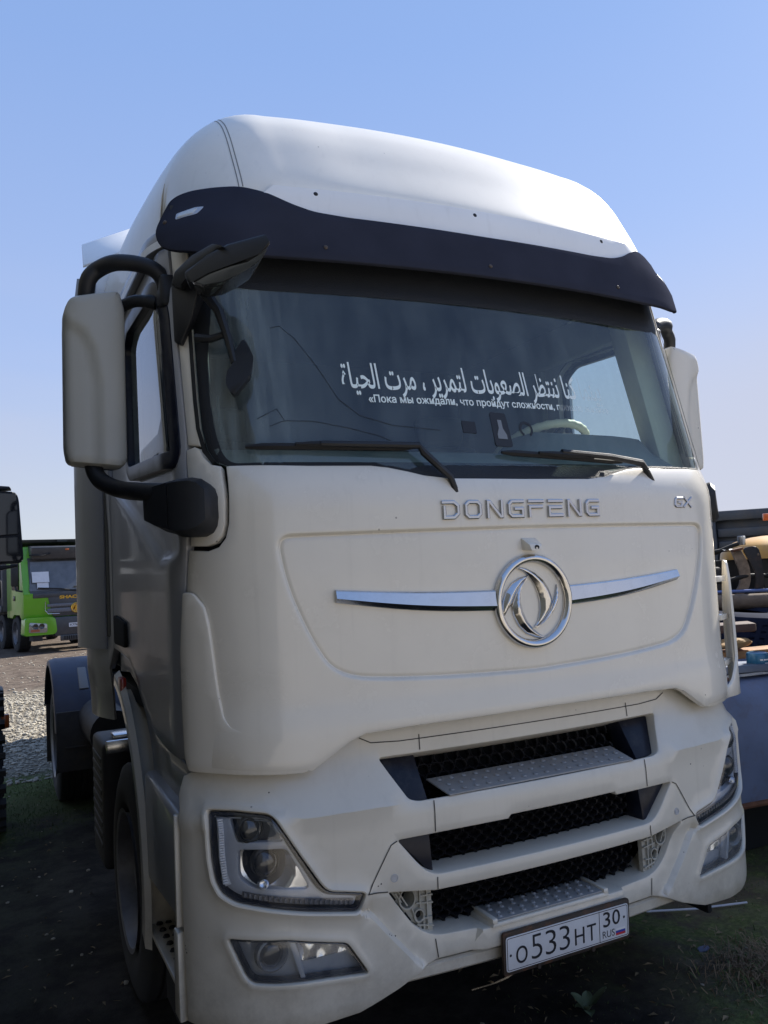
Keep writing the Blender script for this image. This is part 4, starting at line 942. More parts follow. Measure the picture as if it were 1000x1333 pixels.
# ================================================================== mirrors, wheels, flanks of the tractor
for s in (-1, 1):
    xo = .05 if s > 0 else 0.
    FM = Flat(lambda u, z, s=s: (s*u, .50, z), (0, -1, 0))
    MO = rounded([(1.283, 2.256), (1.282, 2.60), (1.279, 2.806), (1.297, 2.872), (1.462, 2.832), (1.484, 2.785), (1.489, 2.304), (1.480, 2.250), (1.305, 2.232)], .02, 4)
    MO = [(p_[0]+xo, p_[1]) for p_ in MO]
    rcs = sdist([(1.60, 2.758), (1.475, 2.750), (1.418, 2.715), (1.385, 2.655), (1.364, 2.523), (1.366, 2.26), (1.40, 2.10), (1.60, 2.10)])
    mlp = sdist(MO)
    o = panel("wing_mirror", FM, [MO], MIRRORSHADE if s < 0 else PAINT, T, 0, .020, .085, .015, lambda u, z: -.016*(1-sstep(-.03, .008, rcs(u-xo, z)))-.03*((abs(u)-1.385-xo)/.11)**2*.5)
    b = B(); b.prism(inset(MO if area(MO) > 0 else MO[::-1], .004), lambda u, v, k: (s*u, .575+.075*k, v), .012); b.make("mirror_back", BLACKP, o)
    b = B(); b.prism(inset(MO if area(MO) > 0 else MO[::-1], .02), lambda u, v, k: (s*u, .6505+.002*k, v)); b.make("mirror_glass", MGLASS, o)
    def smooth_path(P, n=5): return [Vector(p) for p in cr([(a, 0, 0)[:1]+tuple() for a in ()] or P, n)]
    def cr3(P, n=5):
        o_ = []
        for i in range(len(P)-1):
            p0, p1, p2, p3 = [np.array(P[min(max(j, 0), len(P)-1)], float) for j in (i-1, i, i+1, i+2)]
            for k in range(n):
                t = k/n; o_.append(Vector(.5*((2*p1)+(-p0+p2)*t+(2*p0-5*p1+4*p2-p3)*t*t+(-p0+3*p1-3*p2+p3)*t**3)))
        return o_+[Vector(P[-1])]
    b = B(); b.tube(cr3([(s*1.405, .60, 2.82), (s*1.402, .58, 2.875), (s*1.393, .565, 2.920), (s*1.360, .55, 2.953), (s*1.311, .50, 2.963), (s*1.236, .47, 2.956), (s*1.178, .45, 2.93), (s*1.150, .45, 2.88), (s*1.150, .45, 2.80)]), .029, 12)
    b.tube(cr3([(s*1.285, .60, 2.835), (s*1.245, .55, 2.845), (s*1.205, .52, 2.84), (s*1.17, .50, 2.83)]), [.022]*11+[.026]*5, 10)
    b.box(s*1.145-.03, s*1.145+.03, .40, .52, 2.79, 2.91, .015)
    b.make_each("mirror_arm", BLACKP, o, 60)
    b = B(); b.tube(cr3([(s*1.36, .60, 2.28), (s*1.33, .58, 2.20), (s*1.26, .52, 2.13), (s*1.19, .46, 2.10)]) if s > 0 else cr3([(s*1.395, .60, 2.28), (s*1.393, .57, 2.235), (s*1.380, .54, 2.195), (s*1.352, .49, 2.165), (s*1.315, .42, 2.142), (s*1.276, .30, 2.124), (s*1.22, .21, 2.112), (s*1.170, .14, 2.107)]), .030, 12)
    b.make_each("mirror_arm", BLACKP, o, 60)
    # foot of the lower arm: tapered block round the corner
    b = B(); prof = [(.40, 2.082, 2.125), (.36, 2.050, 2.135), (.28, 2.010, 2.138), (.20, 1.985, 2.138), (.13, 1.968, 2.138), (.05, 1.966, 2.130)]
    rows = []
    def ring(u, z0, z1, d, r):
        return [CAB.at(s*u, z, dd) for z, dd in ((z0, -.01), (z0, d*.6), (z0+r, d), (z1-r, d), (z1, d*.6), (z1, -.01))]
    kf = 1. if s < 0 else .35
    for u, z0, z1, d in ((1.405, 2.082, 2.120, .05), (1.39, 2.05, 2.132, .075), (1.33, 2.010, 2.136, .095), (1.26, 1.985, 2.136, .10), (1.215, 1.972, 2.136, .10)): rows.append(ring(u, z0, z1, d*kf, .018))
    V = b.grid(rows); b.bm.faces.new(V[0]); b.bm.faces.new(V[-1])
    rows = [ring(u, z0, z1, d*kf, .02) for u, z0, z1, d in ((1.209, 1.968, 2.136, .10), (1.19, 1.962, 2.136, .102), (1.15, 1.962, 2.134, .098), (1.125, 1.972, 2.128, .088), (1.110, 1.992, 2.112, .075), (1.104, 2.02, 2.085, .06))]
    V = b.grid(rows); b.bm.faces.new(V[0]); b.bm.faces.new(V[-1])
    b.make("mirror_bracket", BLACKP, o, 30)
# kerb mirror over the windscreen corner on the near side
def plate(b, pts, dep, tap, bev=.006):
    """solid grown back from a facing outline of 3-D points; the far side is drawn in towards the middle"""
    P = [Vector(p) for p in pts]; c = sum(P, Vector())/len(P); dv = Vector(dep); n = len(P)
    v, q = b._add(P+[c+dv+(p-c)*tap for p in P], [tuple(range(n))[::-1], tuple(range(n, 2*n))]+[(i, (i+1) % n, n+(i+1) % n, n+i) for i in range(n)])
    bmesh.ops.bevel(b.bm, geom=list({e for f in q for e in f.edges}), offset=bev, segments=2, affect='EDGES', profile=.5)
KP = {'body': [(-1.17, .06, 2.791), (-1.114, -.007, 2.825), (-1.064, -.069, 2.847), (-.977, -.185, 2.846), (-.966, -.203, 2.808), (-.993, -.167, 2.786), (-1.019, -.132, 2.771), (-1.112, -.011, 2.777), (-1.153, .038, 2.760), (-1.162, .049, 2.752)],
      'glass': [(-1.150, .042, 2.757), (-1.112, -.007, 2.775), (-1.02, -.128, 2.768), (-.972, -.190, 2.800), (-.994, -.163, 2.765), (-1.034, -.110, 2.743), (-1.075, -.056, 2.729), (-1.125, .006, 2.734)],
      'arm': [(-1.163, .30, 2.833), (-1.153, .267, 2.872), (-1.124, .146, 2.885), (-1.094, -.008, 2.870), (-1.078, -.10, 2.828), (-1.103, .036, 2.835), (-1.130, .19, 2.835), (-1.135, .25, 2.805)],
      'wedge': [(-1.155, .33, 2.85), (-1.081, .216, 2.812), (-1.106, .252, 2.706), (-1.134, .292, 2.622), (-1.152, .322, 2.640)]}
b = B(); plate(b, KP['body'], (.03, .17, .02), .82, .010); KM = b.make("kerb_mirror", BLACKP, T, 40)
b = B(); plate(b, KP['glass'], (.025, .13, -.004), .8, .003); b.make("kerb_mirror_glass", mat("kerb_glass", (.10, .105, .11), .08, .6), KM, 40)
b = B(); plate(b, KP['arm'], (.03, .06, .0), .95, .010); plate(b, KP['wedge'], (.04, .07, 0), .95, .008); b.make_each("kerb_mirror_bracket", BLACKP, KM, 40)
# ---- front mudguard arch, fender block, cab steps
for s in (-1, 1):
    X = lambda x: s*x
    b = B(); cyc, czc = 1.62, .62
    b0 = B(); b0.grid([[Vector((X(x), cyc+.72*math.cos(a), czc+.73*math.sin(a))) for x in (.40, .7, 1.03)] for a in np.linspace(R(40), R(192), 30)]); b0.box(*sorted((X(.37), X(.40))), .70, 2.3, .22, 1.35); b0.make("wheel_house", GAP, T, 60)  # inner wall added only to keep sun off the ground beneath
    ang = np.linspace(R(100), R(192), 24); rows = []
    for a in ang:
        ry, rz = .72, .73; y, z = cyc+ry*math.cos(a), czc+rz*math.sin(a)
        rows.append([Vector((X(1.02), y+.02*math.cos(a), z)), Vector((X(1.15), y, z)), Vector((X(1.205), y+.004, z+.004)), Vector((X(1.225), y+.035*math.cos(a), z+.03)), Vector((X(1.222), y+.075*math.cos(a), z+.075*math.sin(a))), Vector((X(1.20), y+.095*math.cos(a), z+.095*math.sin(a)))])
    b.grid(rows); b.make("wheel_arch", PAINTB, T, 40)
    SP = Flat(lambda u, z, s=s: (s*1.195, u, z), (s, 0, 0))
    lower = [(.235, 1.225), (.50, 1.228), (.72, 1.248), (.92, 1.32), (1.08, 1.41), (1.25, 1.475), (1.72, 1.49), (1.72, 1.40), (1.45, 1.42), (1.25, 1.38), (1.05, 1.28), (.93, 1.16), (.87, 1.0), (.86, .88), (.235, .80)]
    panel("lower_flank", SP, [lower], SHADEP, T, -.035, .008, .03, .06)
    b = B(); b.hexa([(X(1.10), .262, .77), (X(1.215), .250, .76), (X(1.205), .90, .70), (X(1.10), .93, .70)], [(X(1.10), .27, 1.09), (X(1.212), .262, 1.085), (X(1.20), .88, 1.10), (X(1.10), .90, 1.10)], .02, 3)
    b.make("fender_block", SHADEP, T, 30)
    b = B(); b.hexa([(X(1.195), .232, .745), (X(1.222), .232, .745), (X(1.222), .252, .745), (X(1.195), .252, .745)], [(X(1.195), .235, 1.09), (X(1.220), .235, 1.09), (X(1.220), .255, 1.09), (X(1.195), .255, 1.09)], .006); b.make("fender_edge", PAINTB, T)
    b = B(); b.box(X(1.04) if s > 0 else X(1.20), X(1.20) if s > 0 else X(1.04), .30, .96, .495, .515, .006); b.box(min(X(1.03), X(1.06)), max(X(1.03), X(1.06)), .30, .96, .50, .80)
    b.hexa([(X(1.08), .86, .50), (X(1.20), .90, .50), (X(1.20), .97, .50), (X(1.08), .97, .50)], [(X(1.08), .88, .80), (X(1.20), .92, .74), (X(1.20), .99, .74), (X(1.08), .99, .80)], .006)
    b.make("cab_step", PAINTB, T)
    b = B(); b.box(*sorted((X(1.10), X(1.13))), .31, .95, .20 if s < 0 else .24, .493, .012); b.make("sun_block_skirt", RUBBER, T)  # added below the steps to stop sun patches on the ground
    b = B()
    for k in range(9):
        for j in range(3): b.lathe([(0, .014), (.008, .010), (.008, 0)], (X(1.09+.035*j), .36+.065*k, .515), 'z', 8)
    b.make_each("step_tread", BLACKP, T)
    b = B(); b.hexa([(X(1.14), .245, .46), (X(1.222), .225, .46), (X(1.222), .30, .46), (X(1.14), .31, .46)], [(X(1.14), .25, .735), (X(1.222), .23, .730), (X(1.222), .29, .730), (X(1.14), .30, .735)], .008); b.make("bumper_end", PAINTB, T)
    b = B(); b.box(min(X(1.196), X(1.222)), max(X(1.196), X(1.222)), 1.30, 1.375, 1.34, 1.415, .006); o = b.make("side_marker", REDL, T)
    b = B(); b.box(min(X(1.19), X(1.215)), max(X(1.19), X(1.215)), 1.385, 1.46, 1.34, 1.41, .006); b.make("side_reflector", ORANGE, T)
# ---- wheels
def tyre_bm(b, c, R_, w, rim, s):
    h = w/2
    pr = [(-h*.80, rim), (-h*.98, rim+.03), (-h*1.03, (rim+R_)/2), (-h*.95, R_-.05), (-h*.86, R_-.012)]
    nG = 5
    for g in range(nG):
        a0 = -h*.82+g*(h*1.64)/nG; a1 = a0+(h*1.64)/nG
        pr += [(a0+.004, R_-.003*(abs(g-2))), (a1-.010, R_-.003*abs(g-2)), (a1-.009, R_-.016), (a1-.001, R_-.016)] if g < nG-1 else [(a0+.004, R_-.006), (a1, R_-.008)]
    pr += [(h*.86, R_-.012), (h*.95, R_-.05), (h*1.03, (rim+R_)/2), (h*.98, rim+.03), (h*.80, rim)]
    b.lathe(pr, c, 'x', 56)
def make_wheel(name, c, s, dual=False, parent=T):
    b = B(); tyre_bm(b, c, .505, .30, .30, s)
    if dual: tyre_bm(b, (c[0]-s*.34, c[1], c[2]), .505, .30, .30, s)
    w = b.make(name, TYRE, parent, 40)
    d = [(.155, .305), (.150, .285), (.10, .275), (.04, .25), (.02, .18), (.06, .15), (.085, .13), (.09, .06), (.11, .055), (.115, 0)] if not dual else [(.155, .305), (.14, .285), (.05, .275), (-.06, .262), (-.085, .20), (-.08, .14), (.05, .12), (.06, .07), (.075, 0)]
    b = B(); b.lathe([(s*a, r) for a, r in d], c, 'x', 40); b.make("rim", RIM, w, 35)
    b = B()
    for k in range(10):
        a = 2*math.pi*k/10; b.lathe([(s*(.03 if not dual else -.08), .016), (s*(.075 if not dual else -.03), .013), (s*(.078 if not dual else -.028), 0)], (c[0], c[1]+.165*math.cos(a), c[2]+.165*math.sin(a)), 'x', 6)
    b.make_each("wheel_nut", CHASSIS, w, 30)
    b = B()
    for k in range(10):
        a = 2*math.pi*(k+.5)/10; b.lathe([(s*(.035 if not dual else -.075), .028), (s*(.036 if not dual else -.074), 0)], (c[0]+s*(.018 if not dual else .01), c[1]+.222*math.cos(a), c[2]+.222*math.sin(a)), 'x', 10)
    b.make_each("rim_hole", GAP, w)
    return w
for s in (-1, 1): make_wheel("front_wheel", (s*1.04, 1.48, .505), s)
for s in (-1, 1): make_wheel("rear_wheel", (s*1.08, 5.25, .505), s, True)
# ---- chassis, tank box, rear mudguards
b = B()
for s in (-1, 1): b.box(s*.42-.04, s*.42+.04, .5, 6.35, .78, 1.02); 
for y in (2.5, 3.6, 4.6, 5.9): b.box(-.40, .40, y-.06, y+.06, .82, .98)
b.box(-.55, .55, 4.8, 5.7, 1.03, 1.12, .03); b.box(-.9, .9, 1.40, 1.56, .42, .56, .03); b.box(-.9, .9, 5.18, 5.32, .42, .60, .03); b.box(-.45, .45, .55, 2.4, .55, 1.25, .05)
b.box(-.85, .85, 2.3, 2.4, 1.0, 2.2); b.box(-1.05, 1.05, 6.28, 6.38, .70, .92, .02)
b.make("chassis", CHASSIS, T)
for s in (-1, 1):
    b = B(); x0, x1 = sorted((s*.62, s*1.235)); b.box(x0+.03, x1-.03, 2.16, 2.60, .33, .985, .03, 3); o = b.make("tank_box", CHASSIS, T)
    b = B(); b.box(x0+.05, x1-.05, 2.145, 2.17, .93, 1.0, .008); b.box(x0+.1, x1-.1, 2.22, 2.35, .985, 1.015, .008); b.make_each("tank_bracket", SATIN, o)
    b = B()
    for k in range(9): b.box(s*1.204-.006, s*1.204+.006, 2.20, 2.56, .44+.055*k, .465+.055*k, .004)
    b.make_each("tank_rib", CHASSIS, o)
    # rear mudguard: front quarter with the hanging flap plate
    b = B(); rows = []
    for a in np.linspace(R(20), R(165), 24): rows.append([Vector((x, 5.25+(.66-.03*k)*math.cos(a)*1.1, .50+(.70-.03*k)*math.sin(a))) for x, k in ((s*.70, 0), (s*1.22, 0), (s*1.262, .5), (s*1.268, 1.8))])
    b.solid(rows, .012); o = b.make("rear_mudguard", GUARD, T, 40)
    b = B(); b.box(*sorted((s*.78, s*1.262)), 4.50, 4.525, .38, .84, .004); b.box(*sorted((s*.98, s*1.06)), 4.488, 4.505, .58, .66, .004); b.box(*sorted((s*.80, s*1.2)), 4.490, 4.505, .555, .57, .002); b.make("mudflap", FLAP, o)
    b = B(); b.hexa([(s*1.02, 4.46, 1.015), (s*1.09, 4.46, 1.015), (s*1.09, 4.48, 1.0), (s*1.02, 4.48, 1.0)], [(s*1.03, 4.60, 1.17), (s*1.09, 4.60, 1.17), (s*1.09, 4.62, 1.155), (s*1.03, 4.62, 1.155)], .005); b.make("mudguard_clip", mat("clip_grey", (.30, .31, .33), .5), o)
    b = B(); b.box(*sorted((s*1.0, s*1.25)), 5.93, 5.95, .2, .86, .003); b.make("mudflap", FLAP, o)
    b = B(); b.lathe([(0, .16), (.8, .16), (.82, .13), (.82, 0)], (s*.95, 3.62, .78), 'y', 24); b.lathe([(0, .16), (0, 0)], (s*.95, 3.62, .78), 'y', 24); b.make("air_tank", CHASSIS, T)
# ================================================================== other vehicles and scrap
# ---- green tipper lorry behind on the left, facing us
GREEN = mat("green_paint", (.13, .40, .015), .3, 0, .5, var=.06, dirt=(.14, .14, .09), dirt_amt=.3, dscale=3)
GCH = mat("grey_front", (.045, .048, .055), .4, 0, .2, var=.1, dirt=(.15, .14, .12), dirt_amt=.3, dscale=4)
GOLD = mat("gold_badge", (.70, .42, .08), .25, 1.0)
TIP = mat("tipper_grey", (.09, .09, .098), .55, .1, var=.12, dirt=(.17, .15, .12), dirt_amt=.4, dscale=3)
TIPD = mat("tipper_dark", (.03, .035, .035), .6, var=.2, dirt=(.14, .13, .11), dirt_amt=.3)
G = thing("tipper_lorry", "bright green tipper lorry facing us across the gravel, dark grey grille and tall tipping body", "truck", (.38, 22.0, 0), R(10))
W = 1.22
b = B(); b.prism([(0.10, .92), (.02, 1.10), (0, 1.62), (.05, 1.66), (.30, 2.62), (.42, 2.92), (.9, 3.0), (2.1, 3.0), (2.1, .95), (1.35, .95), (1.2, 1.1), (.45, 1.1), (.35, .92)], lambda u, v, k: (-W+2*W*k, u, v), .04)
CB = b.make("cab", GREEN, G)
b = B(); b.hexa([(-.46, -.012, .98), (.80, -.012, .98), (.60, -.010, 1.62), (-.62, -.010, 1.62)], [(-.46, .05, .98), (.80, .05, .98), (.60, .05, 1.62), (-.62, .05, 1.62)], .01); b.box(-.98, .98, -.018, .05, 1.50, 1.64, .02); b.make("front_mask", GCH, CB)
b = B(); rows = [[Vector((x, .045+(z-1.62)*.265, z)) for x in np.linspace(-1.04, 1.04, 12)] for z in np.linspace(1.62, 2.60, 5)]; b.solid(rows, -.03); b.make("windscreen_surround", GCH, CB)
WG = glass("lorry_glass", (.25, .28, .30), .10, (.3, .31, .32))
b = B(); b.hexa([(-1.06, .025, 1.70), (1.06, .025, 1.70), (.98, .235, 2.50), (-.98, .235, 2.50)], [(-1.06, .04, 1.70), (1.06, .04, 1.70), (.98, .25, 2.50), (-.98, .25, 2.50)]); b.make("windscreen", mat("lorry_screen", (.10, .11, .125), .12, 0, .5, var=.2), CB)
b = B(); b.hexa([(-.98, .015, 1.93), (-.54, .015, 1.93), (-.54, .085, 2.22), (-.98, .085, 2.22)], [(-.98, .025, 1.93), (-.54, .025, 1.93), (-.54, .095, 2.22), (-.98, .095, 2.22)]); b.hexa([(-.86, .0, 1.76), (-.56, .0, 1.76), (-.56, .035, 1.92), (-.86, .035, 1.92)], [(-.86, .01, 1.76), (-.56, .01, 1.76), (-.56, .045, 1.92), (-.86, .045, 1.92)]); b.make("windscreen_paper", PLATEW, CB)
b = B(); b.hexa([(-.98, .10, 2.56), (.98, .10, 2.56), (1.0, .0, 2.90), (-1.0, .0, 2.90)], [(-.98, .30, 2.56), (.98, .30, 2.56), (1.0, .45, 2.96), (-1.0, .45, 2.96)], .04); b.make("sun_visor", GCH, CB)
b = B()
for x in (-.05, .62): b.box(x-.05, x+.05, -.0, .06, 2.80, 2.84, .008)
b.make_each("roof_marker", ORANGE, CB)
b = B(); b.tube([(-1.05, .05, 2.68), (-.7, -.02, 2.66), (-.5, .02, 2.72)], .02, 6); b.tube([(-.85, -.02, 1.78), (-.3, -.03, 1.74), (.2, -.02, 1.66)], .018, 6); b.tube([(.1, -.02, 1.78), (.9, -.03, 1.74), (1.0, -.02, 1.66)], .018, 6); b.make_each("wiper", RUBBER, CB)
b = B()
for z0, z1 in ((1.245, 1.325), (1.09, 1.20)):
    b.box(-.62, .95, -.030, -.01, z0, z1, .01)
    for k in range(22):
        x = -.58+.07*k
        if x < .9: b.hexa([(x, -.036, z0+.01), (x+.03, -.036, z0+.01), (x+.055, -.036, z1-.01), (x+.025, -.036, z1-.01)], [(x, -.028, z0+.01), (x+.03, -.028, z0+.01), (x+.055, -.028, z1-.01), (x+.025, -.028, z1-.01)])
b.make("grille", mat("grille_grey", (.16, .17, .20), .4, .4), CB)
b = B(); b.tube([(-.66, -.03, 1.40), (-.68, -.035, 1.16), (-.60, -.035, 1.06), (-.3, -.03, 1.05)], .012, 6); b.make("grille_trim", SATIN, CB)
b = B(); b.lathe([(.0, .14), (-.02, .14), (-.03, .125), (-.02, .11), (-.0, .11)], (.14, -.035, 1.19), 'y', 28); b.lathe([(-.005, .11), (-.008, 0)], (.14, -.03, 1.19), 'y', 28); b.hexa([(.06, -.05, 1.15), (.22, -.05, 1.15), (.15, -.05, 1.19), (.13, -.05, 1.19)], [(.10, -.06, 1.15), (.18, -.06, 1.15), (.15, -.06, 1.27), (.13, -.06, 1.27)]); b.make("badge", GOLD, CB)
b = B(); letters(b, "SHACMAN", lambda x, y: Vector((x, -.022, y)), -.29, .57, 1.455, 1.545, .05); b.make("wordmark", GOLD, CB, smooth=False, recalc=False)
b = B(); b.prism(rounded([(-1.23, .50), (-.42, .50), (-.38, .60), (-.42, .95), (-.55, .98), (-1.20, .98)], .05), lambda u, v, k: (u, -.06+.42*k, v), .03); b.box(-.5, .7, .0, .3, .55, .90); b.prism(rounded([(1.23, .50), (.62, .50), (.60, .95), (1.20, .98)], .05), lambda u, v, k: (u, -.06+.42*k, v), .03)
BM = b.make("bumper", GREEN, G)
b = B(); b.box(-.44, .64, -.05, .25, .44, .96, .03); b.box(-.30, .62, -.07, -.04, .30, .46, .02); b.make("bumper_centre", GCH, BM)
b = B()
for k in range(12): b.box(-.20+.06*k, -.17+.06*k, -.078, -.06, .33, .43)
b.make_each("bumper_slot", GAP, BM)
for x in (-.86, .92):
    b = B(); b.prism(rounded([(x-.26, .58), (x+.22, .56), (x+.22, .80), (x-.24, .86)], .05), lambda u, v, k: (u, -.075+.05*k, v), .01); H = b.make("headlight", mat("lorry_lamp", (.35, .36, .36), .1, .7), BM)
    b = B(); 
    for q in (-.08, .08): b.lathe([(0, .075), (-.015, .07), (-.005, .05), (.0, 0)], (x+q, -.076, .74), 'y', 16)
    b.make_each("lamp_lens", LENSDARK, H)
    b = B(); b.box(x-.20, x+.02, -.082, -.07, .60, .66); b.make("indicator", mat("indicator_red", (.35, .10, .05), .3), H)
b = B(); b.box(-.07, .45, -.082, -.07, .665, .777); NPG = b.make("number_plate", PLATEW, G)
b = B(); letters(b, "К776НХ", lambda x, y: Vector((x, -.083, y)), -.04, .30, .69, .755, .02); b.make("plate_characters", INK, NPG, smooth=False, recalc=False)
for x in (-1.0, 1.0):
    for y in (1.3, 3.2, 6.2, 7.6):
        b = B(); tyre_bm(b, (x, y, .52), .52, .34, .30, 1); w = b.make("wheel", TYRE, G)
        b = B(); sg = 1 if x > 0 else -1; b.lathe([(sg*.17, .30), (sg*.10, .27), (sg*.05, .15), (sg*.12, .12), (sg*.14, 0)], (x, y, .52), 'x', 24); b.make("rim", RIM, w)
b = B(); b.box(-.5, .5, 1.0, 8.4, .65, 1.0); b.box(-1.2, -.9, 4.1, 5.2, .55, 1.0, .02); b.box(-.1-.9, -.75, .0, .4, .34, .50); b.make("chassis", CHASSIS, G)
b = B()
for x in (-1.24, -1.18):
    pass
b.box(-1.26, -1.20, 3.9, 5.2, .50, .54); b.box(-1.26, -1.20, 3.9, 5.2, .98, 1.02); b.box(-1.26, -1.20, 3.9, 3.98, .50, 1.02); b.box(-1.26, -1.20, 5.12, 5.2, .50, 1.02); b.make("side_rail", mat("rail_tan", (.36, .32, .24), .6, var=.1), G)
b = B(); b.box(-1.27, 1.27, 2.45, 8.6, 1.12, 2.60, .03); TBY = b.make("tipping_body", TIP, G)
b = B(); 
for k in range(12): b.box(-1.31, -1.26, 2.62+.5*k, 2.74+.5*k, 1.30, 2.55, .015)
b.box(-1.32, -1.26, 2.45, 8.6, 1.12, 1.30, .02); b.box(-1.32, -1.26, 2.45, 8.6, 2.52, 2.64, .02); b.make("body_rib", TIP, TBY)
b = B(); b.hexa([(-1.27, .35, 3.04), (1.27, .35, 3.04), (1.27, 2.6, 2.6), (-1.27, 2.6, 2.6)], [(-1.27, .30, 3.12), (1.27, .30, 3.12), (1.27, 2.7, 3.16), (-1.27, 2.7, 3.16)], .01); b.box(-.25, .02, .27, .34, 3.05, 3.10); b.make("cab_guard", TIPD, TBY)
for s in (-1, 1):
    b = B(); b.box(s*1.38-.10, s*1.38+.10, .20, .30, 1.85, 2.55, .04); b.tube([(s*1.20, .3, 2.62), (s*1.38, .2, 2.60), (s*1.38, .25, 2.5)], .025, 8); b.tube([(s*1.20, .1, 1.70), (s*1.36, .2, 1.74), (s*1.38, .25, 1.9)], .025, 8); b.make("wing_mirror", BLACKP, G)
b = B(); b.box(-1.245, -1.215, .5, 1.3, 1.75, 2.5, .03); b.make("door_window", BLACKG, CB); b = B(); b.box(-1.24, -1.215, .98, 1.2, 1.45, 1.58, .02); b.make("door_handle", BLACKG, CB)
# ---- dark lorry standing close on our left, only its mirror and wheel reach into the picture
DK = mat("dark_lorry_paint", (.035, .038, .045), .3, 0, .5, var=.1, dirt=(.14, .12, .1), dirt_amt=.3)
N_ = thing("parked_lorry", "dark lorry at the left edge, showing a big black mirror and a lugged tyre", "truck", (-3.1, 5.0, 0))
b = B(); b.prism([(.0, .95), (.0, 2.2), (.30, 3.05), (2.1, 3.1), (2.1, .95), (1.55, .95), (1.35, 1.25), (.55, 1.25), (.4, .95)], lambda u, v, k: (-4.35+2.45*k, 5.6-u, v), .05); b.make("cab", DK, N_)
b = B(); b.box(-1.905, -1.885, 4.2, 5.2, 2.0, 2.75, .01); b.make("door_window", BLACKG, N_)
b = B(); b.box(-4.3, -1.88, -4.0, 3.35, .80, 3.9, .02); b.make("tipping_body", TIPD, N_)
b = B(); 
for k in range(12): b.box(-1.88, -1.84, -3.8+.6*k, -3.66+.6*k, .85, 3.85, .01)
b.make("body_rib", TIPD, N_)
b = B(); b.box(-4.0, -2.2, -3.8, 5.3, .7, 1.05); b.make("chassis", CHASSIS, N_)
b = B(); b.prism(rounded([(-1.80, 2.03), (-1.476, 2.03), (-1.452, 2.06), (-1.480, 2.56), (-1.50, 2.625), (-1.80, 2.645)], .03), lambda u, v, k: (u, 5.0+.14*k, v), .015); WM = b.make("wing_mirror", BLACKP, N_)
b = B(); b.prism(rounded([(-1.79, 2.26), (-1.482, 2.275), (-1.502, 2.605), (-1.79, 2.625)], .02), lambda u, v, k: (u, 4.996-.004*k, v)); b.prism(rounded([(-1.79, 2.05), (-1.49, 2.05), (-1.470, 2.08), (-1.482, 2.245), (-1.79, 2.24)], .02), lambda u, v, k: (u, 4.996-.004*k+(v-2.15)*.10*0, v)); b.make("mirror_glass", mat("mirror_glass_dark", (.012, .014, .02), .03, 0, .3), WM)  # near-black glass colour stands in for the dark interior it reflects
b = B(); b.hexa([(-1.95, 5.0, 2.63), (-1.535, 4.98, 2.645), (-1.53, 5.12, 2.645), (-1.95, 5.2, 2.63)], [(-1.95, 5.0, 2.70), (-1.55, 4.98, 2.67), (-1.54, 5.12, 2.67), (-1.95, 5.2, 2.70)], .008); b.hexa([(-1.95, 5.0, 1.92), (-1.50, 5.0, 2.00), (-1.50, 5.1, 2.00), (-1.95, 5.2, 1.92)], [(-1.95, 5.0, 2.00), (-1.49, 5.0, 2.02), (-1.49, 5.1, 2.02), (-1.95, 5.2, 2.02)], .006); b.box(-1.9, -1.62, 5.0, 5.12, 1.74, 1.90, .02); b.make_each("mirror_arm", BLACKP, WM)
b = B(); b.box(-4.2, -1.622, 4.90, 5.2, .74, 1.02, .02); BMN = b.make("bumper", mat("bumper_grey2", (.10, .105, .11), .6), N_)
b = B(); b.box(-1.66, -1.585, 4.885, 4.93, .71, .82, .01); b.make("side_marker", ORANGE, BMN)
for y, wx in ((4.6, -1.80), (-.6, -2.5), (-2.0, -2.5)):
    b = B(); c = (wx, y, .52); b.lathe([(-.15, .28), (-.17, .40), (-.15, .47), (.12, .47), (.15, .40), (.13, .28)], c, 'x', 40)
    for k in range(26):
        a = 2*math.pi*k/26; cy, sy = math.cos(a), math.sin(a)
        for q in (0, 1):
            a2 = a+q*math.pi/26; cy, sy = math.cos(a2), math.sin(a2); e = Vector((0, cy, sy)); t = Vector((0, -sy, cy)); p = Vector(c)+e*.49
            x0, x1 = (-.17, .01) if q else (-.01, .17)
            b.hexa([p+Vector((x0, 0, 0))-t*.026-e*.03, p+Vector((x1, 0, 0))-t*.026-e*.03, p+Vector((x1, 0, 0))+t*.026-e*.03, p+Vector((x0, 0, 0))+t*.026-e*.03], [p+Vector((x0, 0, 0))-t*.02+e*.03, p+Vector((x1, 0, 0))-t*.02+e*.03, p+Vector((x1, 0, 0))+t*.02+e*.03, p+Vector((x0, 0, 0))+t*.02+e*.03])
    w = b.make("wheel", TYRE, N_, 30)
    b = B(); b.lathe([(.13, .29), (.08, .27), (.03, .15), (.10, .12), (.12, 0)], c, 'x', 24); b.make("rim", RIM, w)
# ---- made-up box lorry out of frame on the right, added to shade the tractor's front
BX = thing("shade_box_lorry", "unseen pale box lorry, added out of frame on the right to cast shade", "truck", (6.4, 0, 0))
BXM = mat("box_body_grey", (.42, .43, .44), .5, var=.05, dirt=(.2, .18, .15), dirt_amt=.3)
b = B(); b.box(3.33, 9.5, -1.0, 1.46, .75, 3.4, .03); b.make("box_body", BXM, BX)
b = B()
for k in range(6): b.box(3.7+k, 3.76+k, -1.02, -.99, .8, 3.35)
b.make("body_rib", SATIN, BX)
b = B(); b.box(3.5, 9.4, -.8, 1.1, .45, .74); b.box(3.35, 3.41, -.95, 1.40, .3, .74); b.make("chassis", CHASSIS, BX)
for x in (4.4, 5.7, 8.8):
    b = B(); 
    for y in (-.85, 1.1): b.lathe([(-.15, .28), (-.16, .42), (-.13, .5), (.13, .5), (.16, .42), (.15, .28)], (x, y, .505), 'y', 40)
    b.make_each("wheel", TYRE, BX)
